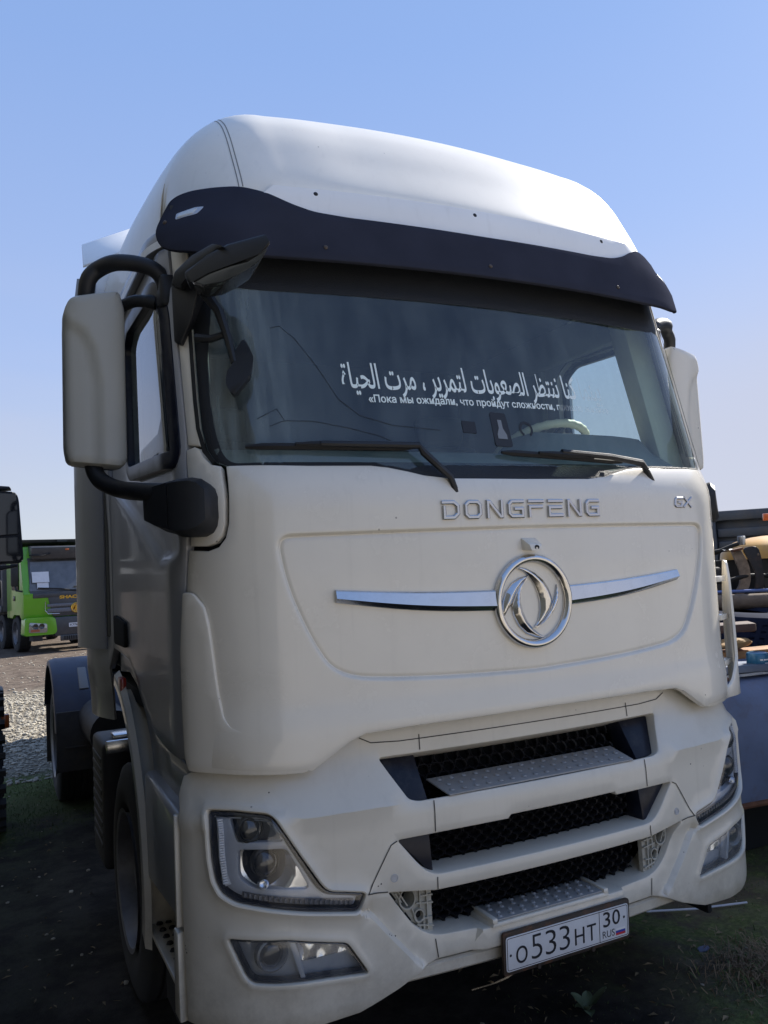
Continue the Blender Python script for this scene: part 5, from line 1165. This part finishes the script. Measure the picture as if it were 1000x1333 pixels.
BX2 = thing("shade_curtain_lorry", "grey curtain-sided lorry parked behind the tractor's far side", "truck", (2.9, 6.4, 0))  # made-up lorry hidden by the cab, added to shade the ground on the left
b = B(); b.box(1.75, 4.1, 4.6, 9.4, .60, 4.0, .03); b.make("curtain_body", BXM, BX2)
b = B(); b.prism([(2.7, .5), (2.7, 3.5), (2.9, 3.6), (4.5, 3.6), (4.5, .5)], lambda u, v, k: (1.6+.85*k, u, v), .05); b.make("cab", DK, BX2)  # narrow block shaped to shade the ground, not a true cab
b = B(); b.box(1.9, 3.9, 4.7, 8.3, .35, .59); b.make("chassis", CHASSIS, BX2)
b = B(); tyre_bm(b, (2.0, 5.2, .505), .505, .30, .30, -1); tyre_bm(b, (2.0, 7.4, .505), .505, .30, .30, -1); b.make("wheel", TYRE, BX2)
# ---- old blue lorry bonnet right of the tractor with scrap lying on it
BL = mat("faded_blue_paint", (.13, .165, .26), .6, spec=.3, var=.15, vscale=4, dirt=(.12, .07, .045), dirt_amt=.5, dscale=5)
RUST = mat("rust", (.13, .055, .028), .85, var=.35, vscale=12, bump=.4, bscale=40, dirt=(.05, .03, .02), dirt_amt=.6)
BB = thing("lorry_bonnet", "faded dark blue lorry bonnet with rusty lower edge, scrap heaped on top", "bonnet", (2.5, 1.5, 0))
prof = [(1.02, .36), (1.00, .42), (.99, .60), (.985, .80), (1.0, .93), (1.04, 1.01), (1.12, 1.055), (1.22, 1.075), (1.6, 1.085), (2.6, 1.09)]
def bon(x, p):
    y, z = p; e = sstep(1.72, 2.05, x); return Vector((x, y+.16*(1-e)**2-.10*(x-2.2)*(y < 1.3), z-.10*(1-e)**2*(z > .9)))
b = B(); b.grid([[bon(x, p) for p in prof] for x in np.linspace(1.72, 3.2, 24)])
b.grid([[Vector((1.72, y, z)) for y, z in ((1.22, .36), (1.22, .95))], [Vector((1.72, 2.6, .36)), Vector((1.72, 2.6, .99))]])
b.make("bonnet_skin", BL, BB, 50)
b = B(); b.tube([bon(x, (1.015, .362)) for x in np.linspace(1.74, 3.18, 20)], .018, 8); b.make("rusty_edge", RUST, BB)
b = B(); b.box(1.8, 3.1, 1.25, 2.5, .0, .34); b.box(1.76, 3.15, 1.18, 2.58, .34, .40); b.make("bonnet_stand", GAP, BB)
b = B(); b.hexa([(1.9, 1.14, 1.078), (3.1, 1.02, 1.078), (3.1, 1.10, 1.083), (1.9, 1.20, 1.083)], [(1.9, 1.15, 1.092), (3.1, 1.03, 1.092), (3.1, 1.09, 1.095), (1.9, 1.19, 1.095)]); b.make("bonnet_moulding", SATIN, BB)
def tagm(o, label, cat, group=None, kind=None):
    if label: o['label'] = label; o['category'] = cat
    if group: o['group'] = group
    if kind: o['kind'] = kind
    return o
b = B(); b.hexa([(2.0, 1.19, 1.10), (3.0, .98, 1.085), (3.02, 1.10, 1.085), (2.02, 1.30, 1.10)], [(2.0, 1.20, 1.145), (3.0, .99, 1.125), (3.02, 1.09, 1.125), (2.02, 1.29, 1.145)], .006); tagm(b.make("bar", mat("bar_bluegrey", (.11, .13, .17), .45, .3, var=.1)), "blue-grey steel bar lying across the blue bonnet below the can", "bar")
def chunk(name, c, r, m, seed, label, cat, sq=(1, 1, 1)):
    q = random.Random(seed); bm = bmesh.new(); bmesh.ops.create_icosphere(bm, subdivisions=3, radius=1)
    ph = [Vector((q.uniform(-1, 1), q.uniform(-1, 1), q.uniform(-1, 1))).normalized() for _ in range(9)]; of = [q.uniform(.55, .95) for _ in ph]
    for v in bm.verts:
        d = v.co.normalized(); k = 1.
        for n, o_ in zip(ph, of):
            w = d.dot(n)
            if w > 1e-3: k = min(k, o_/w)
        v.co = d*k*(1+.05*math.sin(9*d.x+5*d.y)); v.co = Vector((v.co.x*r*sq[0], v.co.y*r*sq[1], v.co.z*r*sq[2]))+Vector(c)
    me = bpy.data.meshes.new(name); bm.to_mesh(me); bm.free(); return tagm(finish(bpy.data.objects.new(name, me), m, None, 30), label, cat)
chunk("rust_flake", (2.10, 1.09, 1.083), .10, RUST, 3, "rusty brown flake of metal on the front edge of the blue bonnet", "scrap", (1, .5, .28))
chunk("wood_block", (2.62, 1.40, 1.235), .115, mat("wood_raw", (.34, .21, .09), .8, var=.25, vscale=14, bump=.4, bscale=50), 5, "pale splintered wood block on the orange board", "wood block", (1.3, .7, .36))
WOOD = mat("wood_orange", (.30, .15, .06), .75, var=.3, vscale=10, bump=.35, bscale=60, dirt=(.06, .04, .03), dirt_amt=.5)
b = B(); b.hexa([(2.35, 1.50, 1.120), (3.1, 1.18, 1.150), (3.15, 1.34, 1.150), (2.40, 1.66, 1.120)], [(2.35, 1.50, 1.170), (3.1, 1.18, 1.20), (3.15, 1.34, 1.20), (2.40, 1.66, 1.170)], .006); tagm(b.make("board", WOOD), "orange-brown board lying above the blue bonnet behind the can", "board")
b = B(); b.hexa([(2.30, 1.62, 1.29), (2.80, 1.36, 1.30), (2.92, 1.52, 1.30), (2.4, 1.8, 1.29)], [(2.30, 1.62, 1.345), (2.80, 1.36, 1.355), (2.92, 1.52, 1.355), (2.4, 1.8, 1.345)], .012); b.hexa([(2.30, 1.68, 1.09), (2.62, 1.53, 1.09), (2.7, 1.66, 1.09), (2.38, 1.8, 1.09)], [(2.30, 1.68, 1.29), (2.62, 1.53, 1.29), (2.7, 1.66, 1.29), (2.38, 1.8, 1.29)], .008); tagm(b.make("timber", mat("wood_dark", (.075, .045, .038), .8, var=.3, bump=.4, bscale=50)), "dark brown timber balk on its block, topmost of the wood heap", "timber")
b = B(); b.lathe([(0, .0), (0, .062), (.006, .066), (.070, .066), (.078, .062), (.082, .052), (.082, 0)], (2.56, 1.17, 1.118), 'z', 28)
CAN = tagm(b.make("filter_can", mat("can_blue", (.02, .13, .24), .35, .2, .3)), "small round blue can with white print, standing on the blue bonnet", "can")
b = B()
def canp(x, y): a = R(-118)+x/.0668; return Vector((2.56+.0668*math.cos(a), 1.17+.0668*math.sin(a), 1.118+y))
for x0, x1, y0, y1 in ((-.012, .006, .036, .044), (.010, .050, .036, .044), (.016, .04, .018, .022), (.014, .036, .011, .015)): b.grid([[canp(x, y0), canp(x, y1)] for x in np.linspace(x0, x1, 5)])
b.make("can_print", FWHITE, CAN, smooth=False)
# dark tyre lying flat behind the wood
b = B(); tyre_bm(b, (0, 0, 0), .50, .28, .27, 1); 
for v in b.bm.verts: v.co = Vector((v.co.y, v.co.z, v.co.x))
for k in range(44):
    a = 2*math.pi*k/44; e = Vector((math.cos(a), math.sin(a), 0)); t = Vector((-math.sin(a), math.cos(a), 0)); p = e*.50
    b.hexa([p-t*.012+Vector((0, 0, -.10)), p+t*.022+Vector((0, 0, -.10)), p+t*.022-e*.02+Vector((0, 0, -.10)), p-t*.012-e*.02+Vector((0, 0, -.10))], [p+t*.03+Vector((0, 0, .10)), p+t*.064+Vector((0, 0, .10)), p+t*.064-e*.02+Vector((0, 0, .10)), p+t*.03-e*.02+Vector((0, 0, .10))])
TY = tagm(b.make("tyre", mat("tyre_skylit", (.014, .019, .040), .85, spec=.05, var=.15), None, 35), "worn blue-black tyre lying flat behind the timber", "tyre"); TY.location = (3.42, 2.10, 1.255); TY.rotation_euler = (R(5), R(3), 0)  # blue in the rubber colour stands for skylight on it
b = B(); b.box(3.05, 3.8, 1.75, 2.5, 0, 1.09, .02); tagm(b.make("steel_crate", CHASSIS), "dark steel crate under the worn tyre", "crate")
# ---- old loader with yellow dome hood, brown beam and curved black bracket
LD = thing("loader_attachment", "rusty loader arm on a dusty brown beam with yellow dome hood behind", "machinery", (4.2, 2.8, 0))
DUST = mat("dusty_brown", (.16, .125, .10), .9, var=.25, vscale=14, bump=.3, bscale=70, dirt=(.05, .04, .035), dirt_amt=.5)
b = B(); b.tube([(3.2, 2.62, 1.425), (4.6, 1.45, 1.425)], .062, 16); b.box(3.3, 3.5, 2.5, 2.9, 0, 1.38, .02); b.make("beam", DUST, LD)
b = B()
pr = [(-.045, .385), (-.02, .405), (.04, .41), (.068, .395), (.082, .33), (.092, .22), (.092, .12), (.075, .03), (.04, .0), (-.005, .01), (.02, .06), (.035, .13), (.030, .20), (.0, .28)]
ex_ = Vector((.80, -.60, 0)); ez = Vector((0, 0, 1)); ey = Vector((.6, .8, 0)); o0 = Vector((3.98, 2.38, 1.455))
b.prism(rounded(pr, .018, 3), lambda u, v, k: o0+ex_*u*1.05+ez*v+ey*(.03*k-.07), .004); b.make("bracket", mat("bracket_black", (.018, .018, .022), .55, var=.2, dirt=(.13, .07, .05), dirt_amt=.5, dscale=14), LD)
b = B(); b.prism(rounded([(-.115, .375), (-.045, .39), (.0, .28), (.012, .22), (.012, .13), (-.005, .07), (-.04, .02), (-.095, -.005), (-.110, .03), (-.075, .085), (-.060, .15), (-.066, .22), (-.085, .28)], .015, 3), lambda u, v, k: o0+ex_*u*1.05+ez*v+ey*(.05*k+.01), .005); b.make("bracket_plate", mat("bracket_rust", (.24, .19, .15), .85, var=.35, vscale=16, dirt=(.06, .04, .03), dirt_amt=.7), LD)
b = B(); b.hexa([o0+ex_*q_+ez*z_+ey*-.07 for q_, z_ in ((-.118, .368), (-.045, .388), (-.045, .405), (-.118, .39))], [o0+ex_*q_+ez*z_+ey*.07 for q_, z_ in ((-.118, .368), (-.045, .388), (-.045, .405), (-.118, .39))], .004); b.make("bracket_cap", RUST, LD)
b = B(); b.lathe([(-.05, .045), (-.06, .035), (-.06, 0)], o0+Vector((.03, -.05, .02)), 'y', 16); b.lathe([(-.08, .014), (-.09, .010), (-.09, 0)], o0+ex_*.02+ez*.34+Vector((0, 0, 0)), 'y', 10); b.make_each("pivot_pin", DUST, LD)
b = B(); b.tube([(3.3, 2.75, 1.50), (4.5, 1.85, 1.50)], .014, 8); b.make("hydraulic_rod", mat("rod_blue", (.12, .18, .42), .3, .3), LD)
b = B(); b.box(3.6, 5.4, 2.95, 4.3, .5, 1.62, .04); b.box(3.75, 4.1, 2.75, 3.1, 1.2, 1.7, .03); b.make("engine_block", mat("engine_dusty", (.045, .043, .045), .85, var=.4, vscale=12, dirt=(.16, .13, .11), dirt_amt=.6, dscale=16, bump=.6, bscale=30), LD)
rows = []; b = B()
for i in range(9):
    t = i/8*math.pi/2; rows.append([Vector((4.72+.50*math.cos(a)*math.cos(t), 2.72+.42*math.sin(a)*math.cos(t), 1.755+.205*math.sin(t)**.8)) for a in np.linspace(0, 2*math.pi, 33)[:-1]])
b.grid(rows, True); b.lathe([(0, .45), (.0, 0)], (4.72, 2.72, 1.757), 'z', 32); b.make("dome_hood", mat("dome_yellow", (.55, .30, .06), .5, 0, .2, var=.12, dirt=(.35, .25, .18), dirt_amt=.7, dscale=4), LD, 60)
b = B(); b.box(4.3, 5.3, 2.5, 3.1, 1.4, 1.75); b.make("hood_base", CHASSIS, LD)
b = B()
for P_ in ([(3.60, 2.7, 1.45), (3.66, 2.75, 1.62), (3.85, 2.8, 1.75), (4.10, 2.7, 1.86), (4.2, 2.62, 1.90)], [(3.56, 2.6, 1.52), (3.62, 2.7, 1.68), (3.86, 2.78, 1.80), (4.02, 2.7, 1.84)], [(3.6, 2.55, 1.60), (3.8, 2.5, 1.58), (4.0, 2.4, 1.62), (4.3, 2.3, 1.60)], [(4.1, 2.3, 1.62), (4.3, 2.2, 1.56), (4.4, 2.1, 1.48)]): b.tube(cr3(P_), .018, 8)
b.make_each("hydraulic_hose", RUBBER, LD, 60)
b = B(); b.box(4.17, 4.21, 2.58, 2.64, 1.88, 1.96, .006); b.lathe([(0, .012), (.12, .012), (.12, 0)], (4.05, 2.7, 1.84), 'x', 8); b.make_each("hose_fitting", SATIN, LD)
# ---- tipper body parked further right, seen from its side
TB = thing("dump_truck", "slate grey ribbed tipping body with headlamp and orange lamp in front of it", "tipper", (7.0, 4.0, 0))
TPM = mat("tipper_slate", (.052, .060, .075), .5, .1, var=.15, vscale=5, dirt=(.17, .14, .10), dirt_amt=.45, dscale=4)
d_ = (Vector((6.95, 4.30, 0))-Vector((6.42, 4.94, 0))).normalized(); n_ = Vector((-d_.y, d_.x, 0)); n_ = n_ if n_.x > 0 else -n_; q0 = Vector((6.42, 4.94, 0))
def tb(l, z, k): return q0+d_*l+n_*k+Vector((0, 0, z))
def tbb(b, l0, l1, z0, z1, k0, k1, bev=.008): b.hexa([tb(l0, z0, k0), tb(l1, z0, k0), tb(l1, z0, k1), tb(l0, z0, k1)], [tb(l0, z1, k0), tb(l1, z1, k0), tb(l1, z1, k1), tb(l0, z1, k1)], bev)
b = B(); tbb(b, 0, 5, 1.1, 2.30, .05, 2.3); b.make("body_side", TPM, TB)
b = B()
for z in (1.36, 1.55, 1.73, 1.91, 2.07): tbb(b, .06, 5, z-.065, z+.05, -.02, .06, .02)
tbb(b, -.02, 5, 2.21, 2.335, -.06, .10, .02); tbb(b, -.05, .05, 1.1, 2.32, -.06, .10, .012); b.make("body_rib", TPM, TB)
b = B(); tbb(b, -.06, .02, 2.20, 2.33, -.065, .0, .006); b.make("rust_corner", RUST, TB)
b = B(); tbb(b, .2, 5, .5, 1.05, .3, 2.0); b.make("chassis", CHASSIS, TB)
LP = thing("work_lamp", "round headlamp with square orange lamp on a dark bracket before the tipping body", "lamp", (4.95, 2.95, 2.05))
b = B(); ax_ = Vector((-.62, -.78, 0)); e1 = Vector((.78, -.62, 0)); e2 = Vector((0, 0, 1)); c = Vector((4.93, 2.83, 2.135))
b.lathe([(-.04, .0), (-.04, .05), (.01, .055), (.02, .050), (.012, .045)], c, (ax_, e1, e2), 24); b.make("lamp_body", SATIN, LP)
b = B(); b.lathe([(.012, .046), (.016, .02), (.016, 0)], c, (ax_, e1, e2), 24); b.make("lamp_glass", mat("lamp_glass_white", (.6, .62, .62), .1, .2, .6), LP)
b = B(); p = c-e1*.085; b.hexa([p+e1*a+e2*z+ax_*.0 for a, z in ((-.033, -.033), (.033, -.033), (.033, .033), (-.033, .033))], [p+e1*a+e2*z+ax_*.03 for a, z in ((-.03, -.03), (.03, -.03), (.03, .03), (-.03, .03))], .004); b.make("lamp_indicator", ORANGE, LP)
b = B(); b.hexa([c+e1*a+e2*z-ax_*.02 for a, z in ((-.06, -.14), (.3, -.14), (.3, -.05), (-.06, -.05))], [c+e1*a+e2*z-ax_*.06 for a, z in ((-.06, -.14), (.3, -.14), (.3, -.05), (-.06, -.05))], .006); b.box(5.05, 5.15, 2.80, 2.9, .5, 2.05); b.make("lamp_bracket", TIPD, LP)
# ================================================================== ground
gm = bpy.data.materials.new("yard_ground"); gm.use_nodes = True; t = gm.node_tree; N = t.nodes; L = t.links; p = N["Principled BSDF"]; p.inputs['Roughness'].default_value = .95; p.inputs['Specular IOR Level'].default_value = .15
tc = N.new("ShaderNodeTexCoord"); sx = N.new("ShaderNodeSeparateXYZ"); L.new(tc.outputs['Object'], sx.inputs[0])
def noise(sc, det=6, rough=.6, src=None):
    n = N.new("ShaderNodeTexNoise"); n.inputs['Scale'].default_value = sc; n.inputs['Detail'].default_value = det; n.inputs['Roughness'].default_value = rough; L.new(src or tc.outputs['Object'], n.inputs['Vector']); return n.outputs['Fac']
def mrange(v, a, b_, c=0., d=1.):
    n = N.new("ShaderNodeMapRange"); n.interpolation_type = 'SMOOTHSTEP'; n.inputs[1].default_value = a; n.inputs[2].default_value = b_; n.inputs[3].default_value = c; n.inputs[4].default_value = d; L.new(v, n.inputs[0]); return n.outputs[0]
def mathn(op, a, b_=None):
    n = N.new("ShaderNodeMath"); n.operation = op
    for i, v in enumerate((a, b_)):
        if v is None: continue
        if isinstance(v, (int, float)): n.inputs[i].default_value = v
        else: L.new(v, n.inputs[i])
    return n.outputs[0]
def mixc(f, a, b_):
    n = N.new("ShaderNodeMix"); n.data_type = 'RGBA'
    if isinstance(f, (int, float)): n.inputs[0].default_value = f
    else: L.new(f, n.inputs[0])
    for i, v in ((6, a), (7, b_)):
        if isinstance(v, tuple): n.inputs[i].default_value = (*v, 1)
        else: L.new(v, n.inputs[i])
    return n.outputs[2]
n1 = noise(.9); n2 = noise(4, 8, .7); n3 = noise(38, 6, .7); n4 = noise(130, 3)
earth = mixc(mrange(n2, .35, .7), (.085, .068, .052), (.17, .14, .105)); earth = mixc(mrange(n3, .55, .75, 0, .6), earth, (.10, .09, .075))
moss = mixc(mrange(n3, .35, .7), (.065, .082, .028), (.15, .18, .062))
dark_earth = mixc(mrange(n2, .4, .6), (.022, .020, .018), (.048, .042, .037))  # darkest ground tone, laid under and left of the truck
yw = mathn('ADD', sx.outputs['Y'], mathn('MULTIPLY', mathn('SUBTRACT', n2, .5), 1.6))
xw = mathn('ADD', sx.outputs['X'], mathn('MULTIPLY', mathn('SUBTRACT', n1, .5), 1.2))
mossmask = mathn('MULTIPLY', mrange(n1, .36, .56), mrange(n2, .34, .56))
near = mixc(mossmask, earth, moss)
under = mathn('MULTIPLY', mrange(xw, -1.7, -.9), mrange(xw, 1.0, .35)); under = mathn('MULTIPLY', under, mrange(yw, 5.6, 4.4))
near = mixc(under, near, dark_earth)
left_dark = mathn('MULTIPLY', mrange(sx.outputs['X'], .2, -.6), mrange(yw, 5.0, 3.6)); near = mixc(mathn('MULTIPLY', left_dark, .85), near, dark_earth)
greenstrip = mathn('MULTIPLY', mathn('MULTIPLY', mrange(yw, 4.3, 5.1), mrange(yw, 7.2, 6.3)), mrange(sx.outputs['X'], .5, -.5)); near = mixc(mathn('MULTIPLY', greenstrip, .75), near, mixc(n3, (.045, .065, .014), (.10, .13, .03)))
vo = N.new("ShaderNodeTexVoronoi"); vo.inputs['Scale'].default_value = 16; L.new(tc.outputs['Object'], vo.inputs['Vector'])
grav = mixc(mrange(n3, .3, .7), (.19, .165, .125), (.36, .32, .255)); grav = mixc(mrange(vo.outputs['Distance'], .25, .6, 0, .75), grav, (.10, .085, .065))
gmask = mathn('MULTIPLY', mrange(yw, 6.2, 6.9), mrange(yw, 14.2, 12.8)); gmask = mathn('MULTIPLY', gmask, mrange(sx.outputs['X'], 1.8, .9))
mud = mixc(mrange(n2, .35, .65), (.062, .046, .036), (.15, .118, .092)); mud = mixc(mrange(n3, .5, .75, 0, .5), mud, (.20, .17, .14))
farm = mrange(yw, 11.0, 13.2); base = mixc(farm, near, mud); front = mrange(yw, -1.6, -3.0); bright = mixc(mrange(n3, .3, .7), (.33, .29, .23), (.52, .47, .39)); base = mixc(front, base, bright); base = mixc(gmask, base, grav); L.new(base, p.inputs['Base Color'])  # unseen foreground made paler to bounce light onto the truck's front
h = mathn('ADD', mathn('MULTIPLY', n3, .6), mathn('ADD', mathn('MULTIPLY', n4, .25), mathn('MULTIPLY', mathn('SUBTRACT', 1.0, vo.outputs['Distance']), mathn('MULTIPLY', gmask, .8))))
bp = N.new("ShaderNodeBump"); bp.inputs['Strength'].default_value = .55; bp.inputs['Distance'].default_value = .035; L.new(h, bp.inputs['Height']); L.new(bp.outputs[0], p.inputs['Normal'])
def gh(x, y):
    return .018*math.sin(1.7*x+.6*y)*math.cos(1.3*y-.4*x)+.010*math.sin(5.1*x+1)*math.cos(4.3*y)+.006*math.sin(11*x+2*y)*math.cos(9*y)
b = B()
def axis_pts(a, b_, fine0, fine1, st):
    o = [a]; x = fine0
    big = [-400, -120, -40, -15]
    o = [v for v in (-600, -200, -70, -30, -14) if v < fine0-1]
    while x <= fine1: o.append(x); x += st
    return o+[v for v in (20, 34, 80, 220, 600) if v > fine1+1]
xs = axis_pts(-600, 600, -6, 8, .12); ys = axis_pts(-600, 600, -4, 16, .14)
b.grid([[Vector((x, y, gh(x, y) if (-6 <= x <= 8 and -4 <= y <= 16) else 0.)) for x in xs] for y in ys])
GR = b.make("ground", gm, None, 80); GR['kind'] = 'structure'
# loose stones of the gravel bed
STM = mat("gravel_stone", (.36, .325, .26), .9, var=.25, vscale=5, dirt=(.13, .11, .085), dirt_amt=.5, dscale=3)
q = random.Random(11); V = []; F = []
ico = bmesh.new(); bmesh.ops.create_icosphere(ico, subdivisions=1, radius=1); ico.verts.ensure_lookup_table(); iv = [v.co.copy() for v in ico.verts]; jf = [tuple(v.index for v in f.verts) for f in ico.faces]; ico.free()
def stone(x, y, r):
    a = q.uniform(0, 6.3); ca, sa = math.cos(a), math.sin(a); s1, s2, s3 = q.uniform(.8, 1.3), q.uniform(.6, 1.), q.uniform(.35, .7); o = len(V); z = gh(x, y)+r*.25
    for v in iv:
        k = q.uniform(.8, 1.15); X, Y = v.x*s1*k, v.y*s2*k; V.append((x+r*(X*ca-Y*sa), y+r*(X*sa+Y*ca), z+r*v.z*s3*k))
    F.extend(tuple(i+o for i in f) for f in jf)
for i in range(9000):
    y = 6.15+7.2*q.random()**1.15; x = q.uniform(-3.4, .2)
    if y < 6.9 and q.random() < .55: continue
    if y > 12.6 and q.random() < .6: continue
    stone(x, y, q.uniform(.014, .036)*(1.15 if q.random() < .1 else .9))
for i in range(260): stone(q.uniform(-3, 4), q.uniform(-.2, 6), q.uniform(.006, .016))
for i in range(500): stone(q.uniform(-4, 2), q.uniform(13, 21), q.uniform(.012, .035))
me = bpy.data.meshes.new("gravel"); me.from_pydata(V, [], F); me.update(); GS = finish(bpy.data.objects.new("gravel", me), STM, None, 10, False); GS['kind'] = 'stuff'
# short grass and moss tufts on the trodden ground
def blades(name, mats, spots, seed):
    q = random.Random(seed); V = []; F = []; MI = []
    for x, y, h, mi, lean in spots:
        a = q.uniform(0, 6.3); w = .0016+h*.014; dx, dy = math.cos(a), math.sin(a); o = len(V); z = gh(x, y)-.004; l = h*lean*q.uniform(.3, 1.1); b_ = q.uniform(0, 6.3); lx, ly = math.cos(b_)*l, math.sin(b_)*l
        V += [(x-dx*w, y-dy*w, z), (x+dx*w, y+dy*w, z), (x+lx*.35+dx*w*.8, y+ly*.35+dy*w*.8, z+h*.6), (x+lx*.35-dx*w*.8, y+ly*.35-dy*w*.8, z+h*.6), (x+lx, y+ly, z+h*(1-.25*lean))]
        F += [(o, o+1, o+2, o+3), (o+3, o+2, o+4)]; MI += [mi, mi]
    me = bpy.data.meshes.new(name); me.from_pydata(V, [], F); me.update()
    for i, m_ in enumerate(MI): me.polygons[i].material_index = m_
    return finish(bpy.data.objects.new(name, me), mats, None, 10, False)
GM1 = mat("grass_green", (.08, .115, .03), .7, var=.4, vscale=3); GM2 = mat("grass_straw", (.20, .15, .07), .8, var=.3, vscale=4); GM3 = mat("moss_green", (.055, .08, .018), .9, var=.4)
q = random.Random(5); sp = []
def dens(x, y): return .5+.5*math.sin(2.3*x+1.1*y+1)*math.cos(1.9*y-1.2*x+.4)
for i in range(26000):
    x = q.uniform(.15, 4.2); y = q.uniform(-.5, 2.2)
    if x < .75+.25*math.sin(3*y) and q.random() < .8: continue
    if q.random() > dens(x, y)*1.3: continue
    sp.append((x, y, q.uniform(.006, .022), 0 if q.random() < .82 else 1, q.uniform(.3, 1.2)))
for i in range(7000):
    x = q.uniform(-1.9, -.9); y = 4.1+2.6*q.random()
    if q.random() > dens(x*2, y*2)*1.2: continue
    sp.append((x, y, q.uniform(.008, .03), 2, q.uniform(.3, 1.2)))
GRS = blades("grass", [GM1, GM2, GM3], sp, 3); GRS['kind'] = 'stuff'
sp = []
for i in range(2600):
    a = q.uniform(0, 6.3); r = abs(q.gauss(0, .15)); sp.append((1.30+r*math.cos(a)*1.25, .17+r*math.sin(a), q.uniform(.02, .075), 1 if q.random() < .8 else 0, q.uniform(.9, 2.4)))
DRY = blades("dry_grass_tuft", [GM1, mat("dry_straw", (.24, .165, .10), .85, var=.3, vscale=6)], sp, 9); tagm(DRY, "brown dry grass tuft on the ground right of the bumper", "grass tuft")
# broad-leaved weed in front of the bumper
LFM = mat("weed_leaf", (.13, .17, .10), .6, var=.15, vscale=20)
WD = thing("weed", "grey-green broad-leaved weed growing on the ground below the number plate", "plant", (.40, .30, gh(.40, .30)))
q = random.Random(21)
for k in range(7):
    a = 2*math.pi*k/7+q.uniform(-.4, .4); ln = q.uniform(.05, .09); el = q.uniform(1.0, 1.9); b = B(); rows = []
    for i in range(7):
        t_ = i/6; w = .022*math.sin(math.pi*min(1, t_*.92+.06))**.8*(1 if t_ > .25 else .35); r = ln*t_; z = ln*el*t_-.05*t_*t_; c = Vector((.40+r*math.cos(a), .30+r*math.sin(a), gh(.4, .3)+.004+z)); n = Vector((-math.sin(a), math.cos(a), 0))
        rows.append([c-n*w+Vector((0, 0, .004)), c-n*w*.5, c-Vector((0, 0, .003)), c+n*w*.5, c+n*w+Vector((0, 0, .004))])
    b.grid(rows); b.make("leaf", LFM, WD, 60)
q = random.Random(77); V = []; F = []
for i in range(420):
    x, y = q.uniform(.1, 2.0), q.uniform(-.2, 1.2); 
    if q.random() < .25: x, y = q.uniform(-1.75, -1.2), q.uniform(1.2, 6)
    l, w, a = q.uniform(.012, .05), q.uniform(.002, .009), q.uniform(0, 6.3); z = gh(x, y)+.004; dx, dy = math.cos(a), math.sin(a); o = len(V); k = q.uniform(.002, .012)
    V += [(x-dx*l/2, y-dy*l/2, z), (x-dy*w, y+dx*w, z+k), (x+dx*l/2, y+dy*l/2, z+.003), (x+dy*w, y-dx*w, z+k*.5)]; F += [(o, o+1, o+2), (o, o+2, o+3)]
me = bpy.data.meshes.new("litter_bits"); me.from_pydata(V, [], F); me.update(); LB = finish(bpy.data.objects.new("dry_leaves", me), mat("dry_leaf", (.20, .15, .085), .85, var=.5, vscale=7), None, 10, False); LB['kind'] = 'stuff'
# pale rod, litter
b = B(); b.tube([(1.25, .868, .030+gh(1.25, .868)), (1.5, .784, .024+gh(1.5, .78)), (1.768, .692, .014+gh(1.77, .69))], .0055, 8); tagm(b.make("rod", mat("rod_pale", (.50, .50, .54), .5)), "thin pale grey rod lying on the moss by the bumper corner", "rod")
chunk("litter_scrap", (1.20, .455, .012), .035, mat("litter_blue", (.10, .11, .17), .6), 8, "crumpled bluish scrap of litter at the edge of the dry grass", "litter", (1.2, .6, .4))
